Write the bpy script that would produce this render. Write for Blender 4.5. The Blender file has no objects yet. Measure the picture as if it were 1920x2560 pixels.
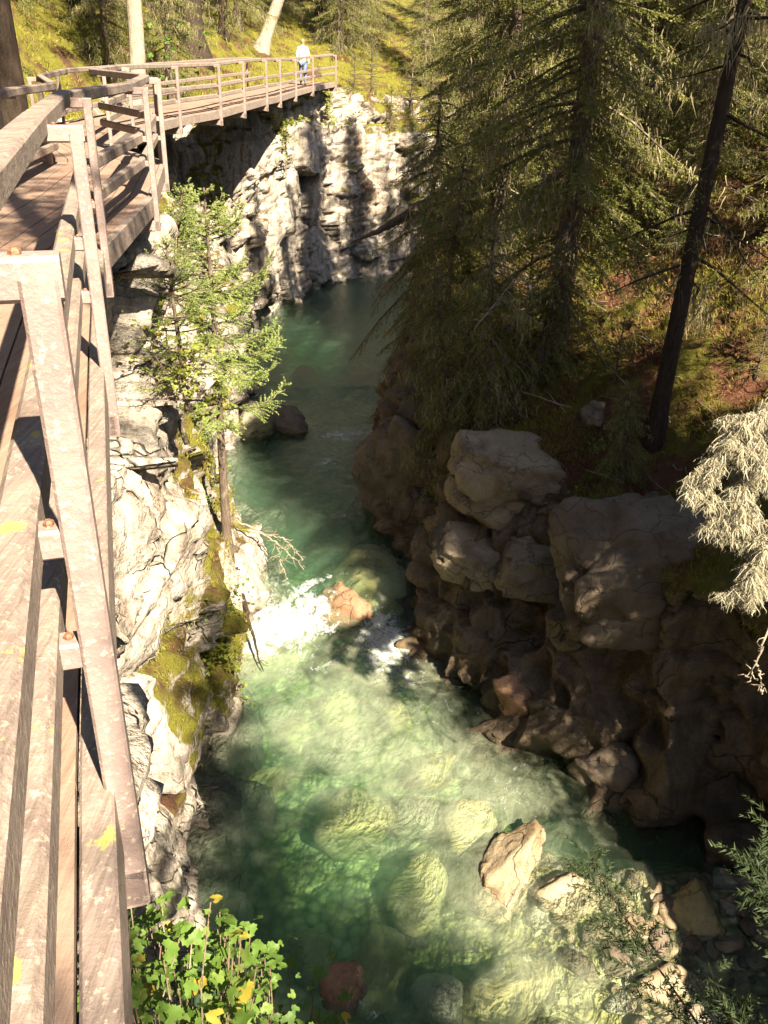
import bpy, math, random
import numpy as np
from mathutils import Vector, Matrix
from mathutils.bvhtree import BVHTree
rad = math.radians
S = bpy.context.scene
COL = S.collection

# ------------------------------------------------------------------ camera
FPX, PITCH, ROLL = 2150.0, rad(27.6), rad(1.6)
EYE = np.array([0.0, 0.0, 10.5])
FW = np.array([0, math.cos(PITCH), -math.sin(PITCH)])
R0 = np.array([1.0, 0, 0]); U0 = np.cross(R0, FW)
RT = R0*math.cos(ROLL)+U0*math.sin(ROLL); UP = U0*math.cos(ROLL)-R0*math.sin(ROLL)
cd = bpy.data.cameras.new('camera'); cam = bpy.data.objects.new('camera', cd); COL.objects.link(cam)
M = Matrix(((RT[0], UP[0], -FW[0], EYE[0]), (RT[1], UP[1], -FW[1], EYE[1]), (RT[2], UP[2], -FW[2], EYE[2]), (0, 0, 0, 1)))
cam.matrix_world = M
cd.sensor_fit = 'VERTICAL'; cd.sensor_height = 36; cd.lens = 36*FPX/2560
cd.clip_start = .05; cd.clip_end = 500
S.camera = cam
# ------------------------------------------------------------------ light
SUN_AZ = (0.50, -0.80)                     # horizontal direction towards the sun
SUN_EL = rad(43)
h = math.hypot(*SUN_AZ); sd = Vector((SUN_AZ[0]/h*math.cos(SUN_EL), SUN_AZ[1]/h*math.cos(SUN_EL), math.sin(SUN_EL)))
W = bpy.data.worlds.new('World'); S.world = W; W.use_nodes = True
wn = W.node_tree.nodes; sky = wn.new('ShaderNodeTexSky'); sky.sky_type = 'NISHITA'; sky.sun_disc = False
sky.sun_elevation = SUN_EL; sky.sun_rotation = math.atan2(sd.x, sd.y)
W.node_tree.links.new(sky.outputs[0], wn['Background'].inputs[0]); wn['Background'].inputs[1].default_value = .05
sl = bpy.data.lights.new('sun', 'SUN'); sl.energy = 5; sl.angle = rad(.53); sl.color = (1, .89, .68)
so = bpy.data.objects.new('sun', sl); COL.objects.link(so); so.location = (20, -20, 40)
so.rotation_euler = sd.to_track_quat('Z', 'Y').to_euler()
S.view_settings.view_transform = 'Standard'; S.view_settings.look = 'None'
S.view_settings.exposure = 2.15; S.view_settings.gamma = 1
S.render.engine = 'CYCLES'
cy = S.cycles
cy.use_denoising = True
try: cy.denoiser = 'OPENIMAGEDENOISE'
except Exception: pass
cy.max_bounces = 6; cy.diffuse_bounces = 1; cy.glossy_bounces = 2; cy.transmission_bounces = 4
cy.transparent_max_bounces = 12; cy.volume_bounces = 1
cy.caustics_reflective = False; cy.caustics_refractive = False
cy.sample_clamp_indirect = 6

# ------------------------------------------------------------------ helpers
def ray(x, y):
    d = FW*FPX+RT*(x-960)-UP*(y-1280); return d/np.linalg.norm(d)
def aty(x, y, Y):
    d = ray(x, y); return EYE+d*(Y/d[1])
def atz(x, y, z):
    d = ray(x, y); return EYE+d*((z-EYE[2])/d[2])
def hsh(*k):
    r = np.zeros_like(k[0], dtype=np.uint64)
    for i, a in enumerate(k):
        r = (r ^ (a.astype(np.int64).astype(np.uint64)*np.uint64([0x9E3779B97F4A7C15, 0xC2B2AE3D27D4EB4F, 0x165667B19E3779F9, 0x27D4EB2F165667C5][i])))
        r = (r ^ (r >> np.uint64(29)))*np.uint64(0xBF58476D1CE4E5B9)
    r = r ^ (r >> np.uint64(32))
    return (r & np.uint64(0xFFFFFF)).astype(np.float64)/0xFFFFFF
def vnoise(P, seed=0):
    P = np.asarray(P, float); I = np.floor(P).astype(np.int64); f = P-I; f = f*f*f*(f*(f*6-15)+10)
    out = 0
    s = np.full(len(P), seed)
    for dx in (0, 1):
        for dy in (0, 1):
            for dz in (0, 1):
                w = (f[:, 0] if dx else 1-f[:, 0])*(f[:, 1] if dy else 1-f[:, 1])*(f[:, 2] if dz else 1-f[:, 2])
                out = out+w*hsh(I[:, 0]+dx, I[:, 1]+dy, I[:, 2]+dz, s)
    return out*2-1
def fbm(P, oct=4, seed=0, gain=.5):
    P = np.asarray(P, float); o = 0; a = 1; n = 0
    for i in range(oct):
        o = o+a*vnoise(P*2**i+17.3*i, seed+i); n += a; a *= gain
    return o/n
def worley(P, seed=0):
    P = np.asarray(P, float); I = np.floor(P).astype(np.int64); n = len(P)
    f1 = np.full(n, 9.); f2 = np.full(n, 9.); cid = np.zeros(n); s = np.full(n, seed); pl = np.zeros(n)
    for dx in (-1, 0, 1):
        for dy in (-1, 0, 1):
            for dz in (-1, 0, 1):
                a, b, c = I[:, 0]+dx, I[:, 1]+dy, I[:, 2]+dz
                q = np.stack([a+hsh(a, b, c, s), b+hsh(a, b, c, s+1), c+hsh(a, b, c, s+2)], 1)
                d = np.linalg.norm(q-P, axis=1); k = hsh(a, b, c, s+3)
                m = d < f1
                g = (q-P)[:, 0]*(hsh(a, b, c, s+4)-.5)+(q-P)[:, 1]*(hsh(a, b, c, s+5)-.5)+(q-P)[:, 2]*(hsh(a, b, c, s+6)-.5); pl = np.where(m, g, pl)
                f2 = np.where(m, f1, np.minimum(f2, d)); cid = np.where(m, k, cid); f1 = np.where(m, d, f1)
    return f1, f2, cid, pl
def mesh(name, V, faces, mats=None, smooth=True, attrs=None, fmat=None):
    V = np.ascontiguousarray(V, np.float32); me = bpy.data.meshes.new(name)
    if not isinstance(faces, (list, tuple)): faces = [faces]
    faces = [np.asarray(f, np.int32) for f in faces if len(f)]
    lv = np.concatenate([f.ravel() for f in faces]); tot = np.concatenate([np.full(len(f), f.shape[1], np.int32) for f in faces])
    st = np.concatenate([[0], np.cumsum(tot)[:-1]]).astype(np.int32)
    me.vertices.add(len(V)); me.vertices.foreach_set('co', V.ravel())
    me.loops.add(len(lv)); me.loops.foreach_set('vertex_index', lv.astype(np.int32))
    me.polygons.add(len(tot)); me.polygons.foreach_set('loop_start', st)
    try: me.polygons.foreach_set('loop_total', tot)
    except Exception: pass
    me.polygons.foreach_set('use_smooth', np.full(len(tot), smooth, bool))
    if fmat is not None: me.polygons.foreach_set('material_index', np.asarray(fmat, np.int32))
    for k, a in (attrs or {}).items():
        at = me.attributes.new(k, 'FLOAT', 'POINT'); at.data.foreach_set('value', np.asarray(a, np.float32))
    me.update(calc_edges=True)
    for m in (mats if isinstance(mats, (list, tuple)) else [mats] if mats else []): me.materials.append(m)
    return me
def obj(name, me, parent=None, label=None, cat=None, group=None, kind=None, loc=None):
    o = bpy.data.objects.new(name, me); COL.objects.link(o)
    if parent is not None: o.parent = parent
    if label: o['label'] = label
    if cat: o['category'] = cat
    if group: o['group'] = group
    if kind: o['kind'] = kind
    if loc is not None: o.location = loc
    return o
class MB:
    def __init__(s): s.V = []; s.Q = []; s.T = []; s.n = 0; s.A = []
    def add(s, V, Q=None, T=None, a=0.):
        V = np.asarray(V, float).reshape(-1, 3)
        if Q is not None and len(Q): s.Q.append(np.asarray(Q, np.int64)+s.n)
        if T is not None and len(T): s.T.append(np.asarray(T, np.int64)+s.n)
        s.V.append(V); s.n += len(V); s.A.append(np.broadcast_to(np.asarray(a, float), (len(V),)))
    def build(s, name, mat, smooth=True):
        return mesh(name, np.concatenate(s.V), [np.concatenate(s.Q) if s.Q else np.zeros((0, 4), int), np.concatenate(s.T) if s.T else np.zeros((0, 3), int)], mat, smooth, {'v': np.concatenate(s.A)})
    def tube(s, pts, r, k=6, a=0., cap=True):
        pts = np.asarray(pts, float); n = len(pts); r = np.broadcast_to(np.asarray(r, float), (n,))
        t = np.gradient(pts, axis=0); t /= np.linalg.norm(t, axis=1)[:, None]+1e-9
        ref = np.array([0, 0, 1.]) if abs(t[0, 2]) < .9 else np.array([1., 0, 0])
        u = np.cross(t, ref); u /= np.linalg.norm(u, axis=1)[:, None]+1e-9; w = np.cross(t, u)
        an = np.linspace(0, 2*np.pi, k, endpoint=False)
        V = pts[:, None]+r[:, None, None]*(np.cos(an)[None, :, None]*u[:, None]+np.sin(an)[None, :, None]*w[:, None])
        i = np.arange(n-1)[:, None]*k; j = np.arange(k)[None]; j2 = (j+1) % k
        Q = np.stack([i+j, i+j2, i+k+j2, i+k+j], -1).reshape(-1, 4)
        T = np.concatenate([[[0, q+1, q] for q in range(1, k-1)], [[(n-1)*k, (n-1)*k+q, (n-1)*k+q+1] for q in range(1, k-1)]]) if cap else None
        s.add(V.reshape(-1, 3), Q, T, a)
    def hexa(s, A, B):
        """box between end rings A and B (four points each)"""
        s.add(np.concatenate([A, B]), [[0, 1, 2, 3], [7, 6, 5, 4], [0, 4, 5, 1], [1, 5, 6, 2], [2, 6, 7, 3], [3, 7, 4, 0]])
def bar_mesh(name, a, b, w, hgt, mat, up=(0, 0, 1), bev=.006, sub=1):
    """squared timber or steel bar from a to b, bevelled along its edges, centred on the line"""
    a = np.asarray(a, float); b = np.asarray(b, float); t = b-a; L = np.linalg.norm(t); t /= L
    up = np.asarray(up, float); s = np.cross(t, up); s /= np.linalg.norm(s); u = np.cross(s, t)
    c = bev
    prof = [(-w/2+c, -hgt/2), (w/2-c, -hgt/2), (w/2, -hgt/2+c), (w/2, hgt/2-c), (w/2-c, hgt/2), (-w/2+c, hgt/2), (-w/2, hgt/2-c), (-w/2, -hgt/2+c)]
    n = sub+1; V = np.array([[a+t*L*i/sub+s*p+u*q for p, q in prof] for i in range(n)]).reshape(-1, 3)
    Q = [[i*8+j, i*8+(j+1) % 8, i*8+8+(j+1) % 8, i*8+8+j] for i in range(sub) for j in range(8)]
    T = [[0, j+1, j] for j in range(1, 7)]+[[sub*8, sub*8+j, sub*8+j+1] for j in range(1, 7)]
    return mesh(name, V, [np.array(Q), np.array(T)], mat, False)

# ------------------------------------------------------------------ materials
class N:
    """small node-tree writer"""
    def __init__(s, name):
        s.m = bpy.data.materials.new(name); s.m.use_nodes = True; s.t = s.m.node_tree; s.n = s.t.nodes; s.n.clear()
        s.out = s.n.new('ShaderNodeOutputMaterial')
    def nd(s, ty, ins=None, **kw):
        n = s.n.new('ShaderNode'+ty)
        for k, v in kw.items(): setattr(n, k, v)
        for k, v in (ins or {}).items():
            if hasattr(v, 'links') or isinstance(v, bpy.types.NodeSocket): s.t.links.new(v, n.inputs[k])
            else: n.inputs[k].default_value = v
        return n
    def coord(s, scale=(1, 1, 1), src='Object'):
        c = s.nd('TexCoord'); m = s.nd('Mapping', {'Vector': c.outputs[src], 'Scale': scale}); return m.outputs[0]
    def pos(s, scale=(1, 1, 1)):
        g = s.nd('NewGeometry'); m = s.nd('Mapping', {'Vector': g.outputs['Position'], 'Scale': scale}); return m.outputs[0]
    def noise(s, vec, scale, det=4, rough=.6, dist=0):
        return s.nd('TexNoise', {'Vector': vec, 'Scale': scale, 'Detail': det, 'Roughness': rough, 'Distortion': dist}).outputs[0]
    def ramp(s, fac, *st):
        r = s.nd('ValToRGB', {'Fac': fac}); e = r.color_ramp.elements
        while len(e) < len(st): e.new(.5)
        for q, (p, c) in zip(e, st):
            q.position = p; q.color = (*c, 1) if isinstance(c, (tuple, list)) else (c, c, c, 1)
        return r.outputs[0]
    def mix(s, f, a, b, ty='MIX'):
        m = s.nd('Mix', data_type='RGBA', blend_type=ty)
        for i, v in ((0, f), (6, a), (7, b)):
            if isinstance(v, bpy.types.NodeSocket): s.t.links.new(v, m.inputs[i])
            else: m.inputs[i].default_value = (*v, 1) if isinstance(v, tuple) else v
        return m.outputs[2]
    def math(s, op, a, b=0., c=0.):
        m = s.nd('Math', operation=op)
        for i, v in enumerate((a, b, c)):
            if isinstance(v, bpy.types.NodeSocket): s.t.links.new(v, m.inputs[i])
            else: m.inputs[i].default_value = v
        return m.outputs[0]
    def attr(s, name): return s.nd('Attribute', attribute_name=name).outputs['Fac']
    def bump(s, hgt, st, d, prev=None):
        b = s.nd('Bump', {'Height': hgt, 'Strength': st, 'Distance': d})
        if prev: s.t.links.new(prev, b.inputs['Normal'])
        return b.outputs[0]
    def bsdf(s, col, rough=.8, normal=None, spec=.3, **kw):
        p = s.nd('BsdfPrincipled', {'Roughness': rough, 'Specular IOR Level': spec, **kw})
        if isinstance(col, bpy.types.NodeSocket): s.t.links.new(col, p.inputs['Base Color'])
        else: p.inputs['Base Color'].default_value = (*col, 1)
        if normal: s.t.links.new(normal, p.inputs['Normal'])
        return p.outputs[0]
    def fin(s, sh, vol=None):
        s.t.links.new(sh, s.out.inputs['Surface'])
        if vol: s.t.links.new(vol, s.out.inputs['Volume'])
        return s.m

def mat_rock(name, c1, c2, c3, moss=.5, mosscol=(.16, .15, .02), litter=(.13, .06, .035), lt=(.48, .62)):
    m = N(name); p = m.pos()
    big = m.noise(p, .55, 5, .62); med = m.noise(p, 2.6, 6, .65); fine = m.noise(p, 17, 4, .7)
    strk = m.noise(m.pos((2.2, 2.2, .28)), 1.6, 5, .62, .4)
    c = m.mix(m.ramp(med, (.32, 0), (.68, 1)), c1, c2)
    c = m.mix(m.ramp(strk, (.44, 0), (.66, .9)), c, c3)
    c = m.mix(m.ramp(big, (.55, 0), (.72, .55)), c, (.30, .19, .09))
    c = m.mix(m.ramp(fine, (.30, .55), (.52, 0)), c, (.06, .05, .045))
    cr = m.nd('TexVoronoi', {'Vector': m.nd('Mapping', {'Vector': m.nd('VectorMath', {0: p, 1: m.nd('TexNoise', {'Vector': p, 'Scale': 1.3, 'Detail': 3}).outputs['Color']}, operation='ADD').outputs[0], 'Scale': (1, 1, 1.7)}).outputs[0], 'Scale': .85}, feature='DISTANCE_TO_EDGE').outputs['Distance']
    crk = m.ramp(cr, (.0, 1.), (.022, 0.))
    crk = m.math('MULTIPLY', crk, m.ramp(m.noise(p, .7, 3, .5), (.50, 0), (.60, 1)))
    c = m.mix(m.math('MULTIPLY', crk, .45), c, (.05, .04, .03))
    mo = m.attr('moss'); g = m.nd('NewGeometry'); nz = m.nd('SeparateXYZ', {0: g.outputs['Normal']}).outputs[2]
    mm = m.math('ADD', m.math('MULTIPLY', mo, 1.0), m.math('MULTIPLY', m.math('SUBTRACT', nz, .35), .55))
    mm = m.math('ADD', mm, m.math('MULTIPLY', m.math('SUBTRACT', m.noise(p, 1.9, 6, .7), .5), 2.3))
    mf = m.ramp(mm, (.42, 0), (.62, 1))
    mc = m.mix(m.noise(p, 7, 5, .7), tuple(x*.55 for x in mosscol), tuple(min(1, x*1.5) for x in mosscol))
    mc = m.mix(m.ramp(m.noise(p, 1.1, 5, .65), (lt[0], 0), (lt[1], 1)), mc, litter)
    c = m.mix(mf, c, mc)
    wv = m.attr('wet'); c = m.mix(m.math('MULTIPLY', wv, .62), c, (.06, .045, .03))
    hgt = m.math('ADD', m.math('MULTIPLY', med, .55), m.math('MULTIPLY', fine, .16))
    hgt = m.math('SUBTRACT', hgt, m.math('MULTIPLY', crk, .35))
    hgt = m.math('ADD', hgt, m.math('MULTIPLY', m.math('MULTIPLY', mf, m.noise(p, 42, 3, .7)), .5))
    nr = m.bump(hgt, 1., .22)
    return m.fin(m.bsdf(c, .82, nr, .25))
ROCK_L = mat_rock('limestone_sun_toned', (.50, .435, .365), (.36, .305, .26), (.16, .12, .09), mosscol=(.21, .19, .025))  # left wall limestone, colour lightened to widen the sun and shade contrast
ROCK_R = mat_rock('limestone_shade_toned', (.21, .155, .10), (.14, .10, .065), (.07, .048, .03), mosscol=(.17, .155, .02), litter=(.18, .075, .04), lt=(.42, .56))  # right wall limestone, its deep shade put into a darkened brown colour
def mat_boulder(name, c1, c2, st=(.13, .085, .05), bs=.8):
    m = N(name); p = m.coord(); oi = m.nd('ObjectInfo').outputs['Random']
    v = m.nd('VectorMath', {0: p, 1: m.nd('CombineXYZ', {0: m.math('MULTIPLY', oi, 40.), 1: 3.}).outputs[0]}, operation='ADD').outputs[0]
    a = m.noise(v, 2.4, 6, .65); f = m.noise(v, 21, 4, .7)
    c = m.mix(m.ramp(a, (.35, 0), (.66, 1)), c1, c2); c = m.mix(m.ramp(m.noise(v, 1.3, 5, .6), (.52, 0), (.68, .8)), c, st)
    c = m.mix(m.ramp(f, (.3, .5), (.48, 0)), c, (.07, .055, .04))
    c = m.mix(m.math('MULTIPLY', oi, .35), c, st)
    wv = m.nd('VectorMath', {0: v, 1: m.nd('TexNoise', {'Vector': v, 'Scale': 1.6, 'Detail': 4}).outputs['Color']}, operation='ADD').outputs[0]
    ck = m.ramp(m.nd('TexVoronoi', {'Vector': m.nd('Mapping', {'Vector': wv, 'Scale': (1, 1, 2.2)}).outputs[0], 'Scale': .9}, feature='DISTANCE_TO_EDGE').outputs['Distance'], (0., 1.), (.02, 0.))
    c = m.mix(m.math('MULTIPLY', ck, .6), c, (.025, .02, .015)); a = m.math('SUBTRACT', a, m.math('MULTIPLY', ck, .25))
    return m.fin(m.bsdf(c, .75, m.bump(m.math('ADD', m.math('MULTIPLY', a, .7), m.math('MULTIPLY', f, .25)), bs, .08), .3))
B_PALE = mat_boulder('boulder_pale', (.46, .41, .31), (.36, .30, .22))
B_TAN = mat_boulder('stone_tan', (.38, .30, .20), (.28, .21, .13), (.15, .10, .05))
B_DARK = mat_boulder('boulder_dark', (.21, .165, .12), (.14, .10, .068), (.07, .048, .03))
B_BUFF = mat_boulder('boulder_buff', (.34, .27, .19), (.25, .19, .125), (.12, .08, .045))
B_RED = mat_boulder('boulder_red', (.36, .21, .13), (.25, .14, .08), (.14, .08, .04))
B_YEL = mat_boulder('boulder_algae', (.46, .38, .19), (.34, .27, .12), (.2, .14, .05), .2)

def mat_bed():
    m = N('river_bed_gravel'); p = m.pos()
    v = m.nd('TexVoronoi', {'Vector': p, 'Scale': 5.5}); v2 = m.nd('TexVoronoi', {'Vector': p, 'Scale': 14.})
    c = m.mix(m.nd('SeparateColor', {0: v.outputs['Color']}).outputs[0], (.42, .35, .14), (.62, .54, .32))
    c = m.mix(m.ramp(m.noise(p, .8, 5, .6), (.42, 0), (.62, 1)), c, (.22, .19, .07))
    c = m.mix(m.ramp(v.outputs['Distance'], (.35, 0), (.75, .8)), c, (.06, .05, .03))
    return m.fin(m.bsdf(c, .8, m.bump(m.math('ADD', v.outputs['Distance'], m.math('MULTIPLY', v2.outputs['Distance'], .4)), .8, -.06), .2))
BED = mat_bed()

def mat_water():
    m = N('glacial_stream_water'); p = m.pos()
    foam = m.attr('foam')
    st = m.noise(m.pos((1.0, .8, 1)), 3.2, 7, .72, 1.2); fi = m.noise(p, 22, 4, .75, .6)
    fm = m.math('ADD', m.math('MULTIPLY', foam, 1.0), m.math('MULTIPLY', m.math('SUBTRACT', m.math('ADD', m.math('MULTIPLY', st, .7), m.math('MULTIPLY', fi, .3)), .5), 4.2))
    fac = m.math('MULTIPLY', m.ramp(fm, (.45, 0), (.95, 1)), m.ramp(foam, (.02, 0), (.25, 1)))
    w1 = m.noise(m.pos((1.2, .75, 1)), 2.2, 5, .6, .9); w2 = m.noise(m.pos((1, .6, 1)), 8, 4, .6, .6)
    nr = m.bump(m.math('ADD', w1, m.math('MULTIPLY', w2, .35)), .55, .16)
    tr = m.nd('BsdfTransparent', {'Color': (.93, .99, .95, 1)}).outputs[0]
    gl = m.nd('BsdfGlossy', {'Color': (1, 1, 1, 1), 'Roughness': .07, 'Normal': nr}).outputs[0]
    fr = m.nd('Fresnel', {'IOR': 1.33, 'Normal': nr}).outputs[0]
    milk = m.nd('BsdfDiffuse', {'Color': (.66, .70, .48, 1), 'Normal': nr}).outputs[0]
    body = m.nd('MixShader', {0: m.math('ADD', m.math('MULTIPLY', w1, .04), m.math('MULTIPLY', m.ramp(m.math('ADD', m.math('MULTIPLY', m.attr('milk'), .8), m.math('SUBTRACT', m.noise(m.pos((.9, .7, 1)), 1.5, 5, .6, 1.5), .62)), (.0, 0), (.9, 1)), .36)), 1: tr, 2: milk}).outputs[0]
    su = m.nd('MixShader', {0: fr, 1: body, 2: gl}).outputs[0]
    fo = m.nd('BsdfDiffuse', {'Color': (.80, .84, .82, 1), 'Normal': m.bump(m.math('ADD', st, fi), 1., .12)}).outputs[0]
    sh = m.nd('MixShader', {0: fac, 1: su, 2: fo}).outputs[0]
    ab = m.nd('VolumeAbsorption', {'Color': (.42, .80, .58, 1), 'Density': .48}).outputs[0]
    sc = m.nd('VolumeScatter', {'Color': (.46, .86, .60, 1), 'Density': .17, 'Anisotropy': .2}).outputs[0]
    m.m.volume_intersection_method = 'FAST' if hasattr(m.m, 'volume_intersection_method') else None
    return m.fin(sh, m.nd('AddShader', {0: ab, 1: sc}).outputs[0])
WATER = mat_water()

def mat_paint(name, base, worn, lich=.5, grain=0.):
    m = N(name); p = m.pos()
    a = m.noise(p, 6, 6, .7); f = m.noise(p, 55, 4, .7)
    c = m.mix(m.ramp(a, (.4, 0), (.62, 1)), base, worn); c = m.mix(m.ramp(f, (.56, 0), (.66, .7)), c, (.50, .42, .33))
    c = m.mix(m.ramp(m.noise(p, 3.1, 4, .6), (.58, 0), (.70, .5)), c, (.10, .055, .04))
    gr = m.noise(m.pos((34, 1.6, 34)), 2.2, 5, .7, .3)
    if grain: c = m.mix(m.ramp(gr, (.36, grain), (.56, 0)), c, (.06, .042, .03))
    g = m.nd('NewGeometry'); nz = m.nd('SeparateXYZ', {0: g.outputs['Normal']}).outputs[2]
    l = m.math('ADD', m.noise(p, 7.5, 7, .62, .3), m.math('MULTIPLY', nz, .05))
    c = m.mix(m.ramp(l, (.70-.13*lich, 0), (.72-.13*lich, 1)), c, m.mix(m.noise(p, 40, 3), (.30, .235, .05), (.40, .36, .14)))
    return m.fin(m.bsdf(c, .55+.25*(grain > 0), m.bump(m.math('ADD', m.math('ADD', a, m.math('MULTIPLY', gr, 1.2*grain)), m.math('MULTIPLY', f, .6)), .4, .014), .35))
STEEL = mat_paint('brown_painted_steel', (.22, .16, .148), (.28, .21, .19), .26)
RAIL = mat_paint('weathered_rail_timber', (.215, .16, .14), (.29, .225, .185), .22, .45)
RUST = mat_paint('rusty_steel', (.13, .065, .035), (.22, .11, .06), .0)
def mat_deck():
    m = N('deck_board_wood'); p = m.pos(); oi = m.nd('ObjectInfo').outputs['Random']
    g = m.noise(m.pos((22, 1.3, 22)), 2.4, 6, .7, .3); f = m.noise(m.coord((1, 1, 1)), 30, 4, .7)
    c = m.mix(m.ramp(g, (.35, 0), (.65, 1)), (.21, .125, .09), (.33, .22, .165))
    c = m.mix(m.math('MULTIPLY', oi, .45), c, (.25, .19, .15)); c = m.mix(m.ramp(m.noise(p, 1.2, 4), (.5, 0), (.7, .6)), c, (.14, .085, .06))
    return m.fin(m.bsdf(c, .8, m.bump(m.math('ADD', g, m.math('MULTIPLY', f, .5)), .5, .012), .25))
DECK = mat_deck()
def mat_bark(name, a, b, lich=(.34, .31, .2)):
    m = N(name); v = m.coord((3, 3, .8)); n = m.noise(v, 5, 6, .7); n2 = m.noise(m.coord(), 2.5, 5, .6)
    c = m.mix(m.ramp(n, (.35, 0), (.65, 1)), a, b); c = m.mix(m.ramp(n2, (.55, 0), (.7, .7)), c, lich)
    return m.fin(m.bsdf(c, .9, m.bump(n, 1., .05), .15))
BARK = mat_bark('spruce_bark', (.075, .052, .04), (.17, .125, .095))
BARK_PALE = mat_bark('pale_bark', (.24, .19, .14), (.40, .34, .27))
BARK_DARK = mat_bark('dark_bark', (.028, .019, .014), (.06, .042, .03), (.06, .05, .03))  # near-black tone also carries the leaning trunk's shade in its colour
DEADWOOD = mat_bark('dead_wood', (.22, .17, .12), (.38, .32, .24))
def mat_leaf(name, a, b, tip, tr=.35, rough=.6):
    m = N(name); v = m.attr('v'); p = m.pos()
    c = m.mix(m.ramp(m.noise(p, 1.4, 4, .6), (.38, 0), (.62, 1)), a, b); c = m.mix(v, c, tip)
    d = m.bsdf(c, rough, None, .25); t = m.nd('BsdfTranslucent', {'Color': c}).outputs[0]
    return m.fin(m.nd('MixShader', {0: tr, 1: d, 2: t}).outputs[0])
NEEDLE = mat_leaf('spruce_needles', (.085, .105, .022), (.17, .18, .04), (.31, .29, .085))
NEEDLE_SHADE = mat_leaf('shade_toned_spruce_needles', (.016, .028, .010), (.03, .045, .015), (.045, .06, .02), .15)  # shade on the near corner spruce painted into darker needles
NEEDLE_SUN = mat_leaf('open_spruce_needles', (.085, .115, .02), (.17, .18, .035), (.29, .28, .08))
NEEDLE_FIR = mat_leaf('young_fir_needles', (.13, .18, .035), (.22, .27, .06), (.42, .48, .18))
LICHEN = mat_leaf('beard_lichen', (.16, .125, .06), (.28, .23, .12), (.40, .34, .20), .3, .9)
LICHEN_PALE = mat_leaf('pale_beard_lichen', (.27, .235, .15), (.38, .34, .23), (.44, .40, .29), .25, .9)
LEAF = mat_leaf('shrub_leaf', (.055, .125, .018), (.10, .19, .03), (.20, .27, .06), .4, .5)
LEAF_LIME = mat_leaf('lime_leaf', (.15, .21, .03), (.25, .29, .04), (.36, .36, .08), .45, .5)
LEAF_Y = mat_leaf('yellow_leaf', (.30, .26, .03), (.40, .33, .05), (.38, .28, .04), .4, .5)
GRASS = mat_leaf('moss_grass', (.13, .14, .015), (.25, .22, .03), (.34, .30, .06), .35, .9)
LITTER = mat_leaf('red_needle_litter', (.10, .045, .022), (.17, .085, .04), (.26, .15, .08), .1, .9)
TWIG = mat_bark('twig_wood', (.13, .085, .055), (.22, .16, .11))

# ------------------------------------------------------------------ canyon banks
def smooth1(A, it, ax):
    for _ in range(it):
        B = np.concatenate([np.take(A, [0], ax), A, np.take(A, [-1], ax)], ax); n = A.shape[ax]
        A = .25*np.take(B, range(0, n), ax)+.5*np.take(B, range(1, n+1), ax)+.25*np.take(B, range(2, n+2), ax)
    return A
def loft(stations, us, vs):
    """stations: (bx, by, nx, ny, [(outset, z)...]); us: fractional station indices; vs: fractional profile indices"""
    K = len(stations[0][4]); n = len(stations)
    B = np.array([s[:2] for s in stations], float); Nn = np.array([s[2:4] for s in stations], float); Nn /= np.linalg.norm(Nn, axis=1)[:, None]
    Pr = np.array([s[4] for s in stations], float)
    ii = np.arange(n)
    b = np.stack([np.interp(us, ii, B[:, k]) for k in (0, 1)], 1); nn = np.stack([np.interp(us, ii, Nn[:, k]) for k in (0, 1)], 1)
    pr = np.stack([[np.interp(us, ii, Pr[:, j, k]) for k in (0, 1)] for j in range(K)]).transpose(2, 0, 1)
    jj = np.arange(K)
    o = np.stack([np.interp(vs, jj, pr[i, :, 0]) for i in range(len(us))]); z = np.stack([np.interp(vs, jj, pr[i, :, 1]) for i in range(len(us))])
    P = np.stack([b[:, None, 0]+nn[:, None, 0]*o, b[:, None, 1]+nn[:, None, 1]*o, z], -1)
    return P
def grid_faces(a, b, flip=False):
    i = np.arange(a-1)[:, None]*b; j = np.arange(b-1)[None]
    q = np.stack([i+j, i+b+j, i+b+j+1, i+j+1], -1).reshape(-1, 4)
    return q[:, ::-1] if flip else q
def dens(pairs):
    o = []
    for k, c in enumerate(pairs): o.append(k+np.arange(c)/c)
    return np.concatenate(o+[[len(pairs)]])
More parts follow.
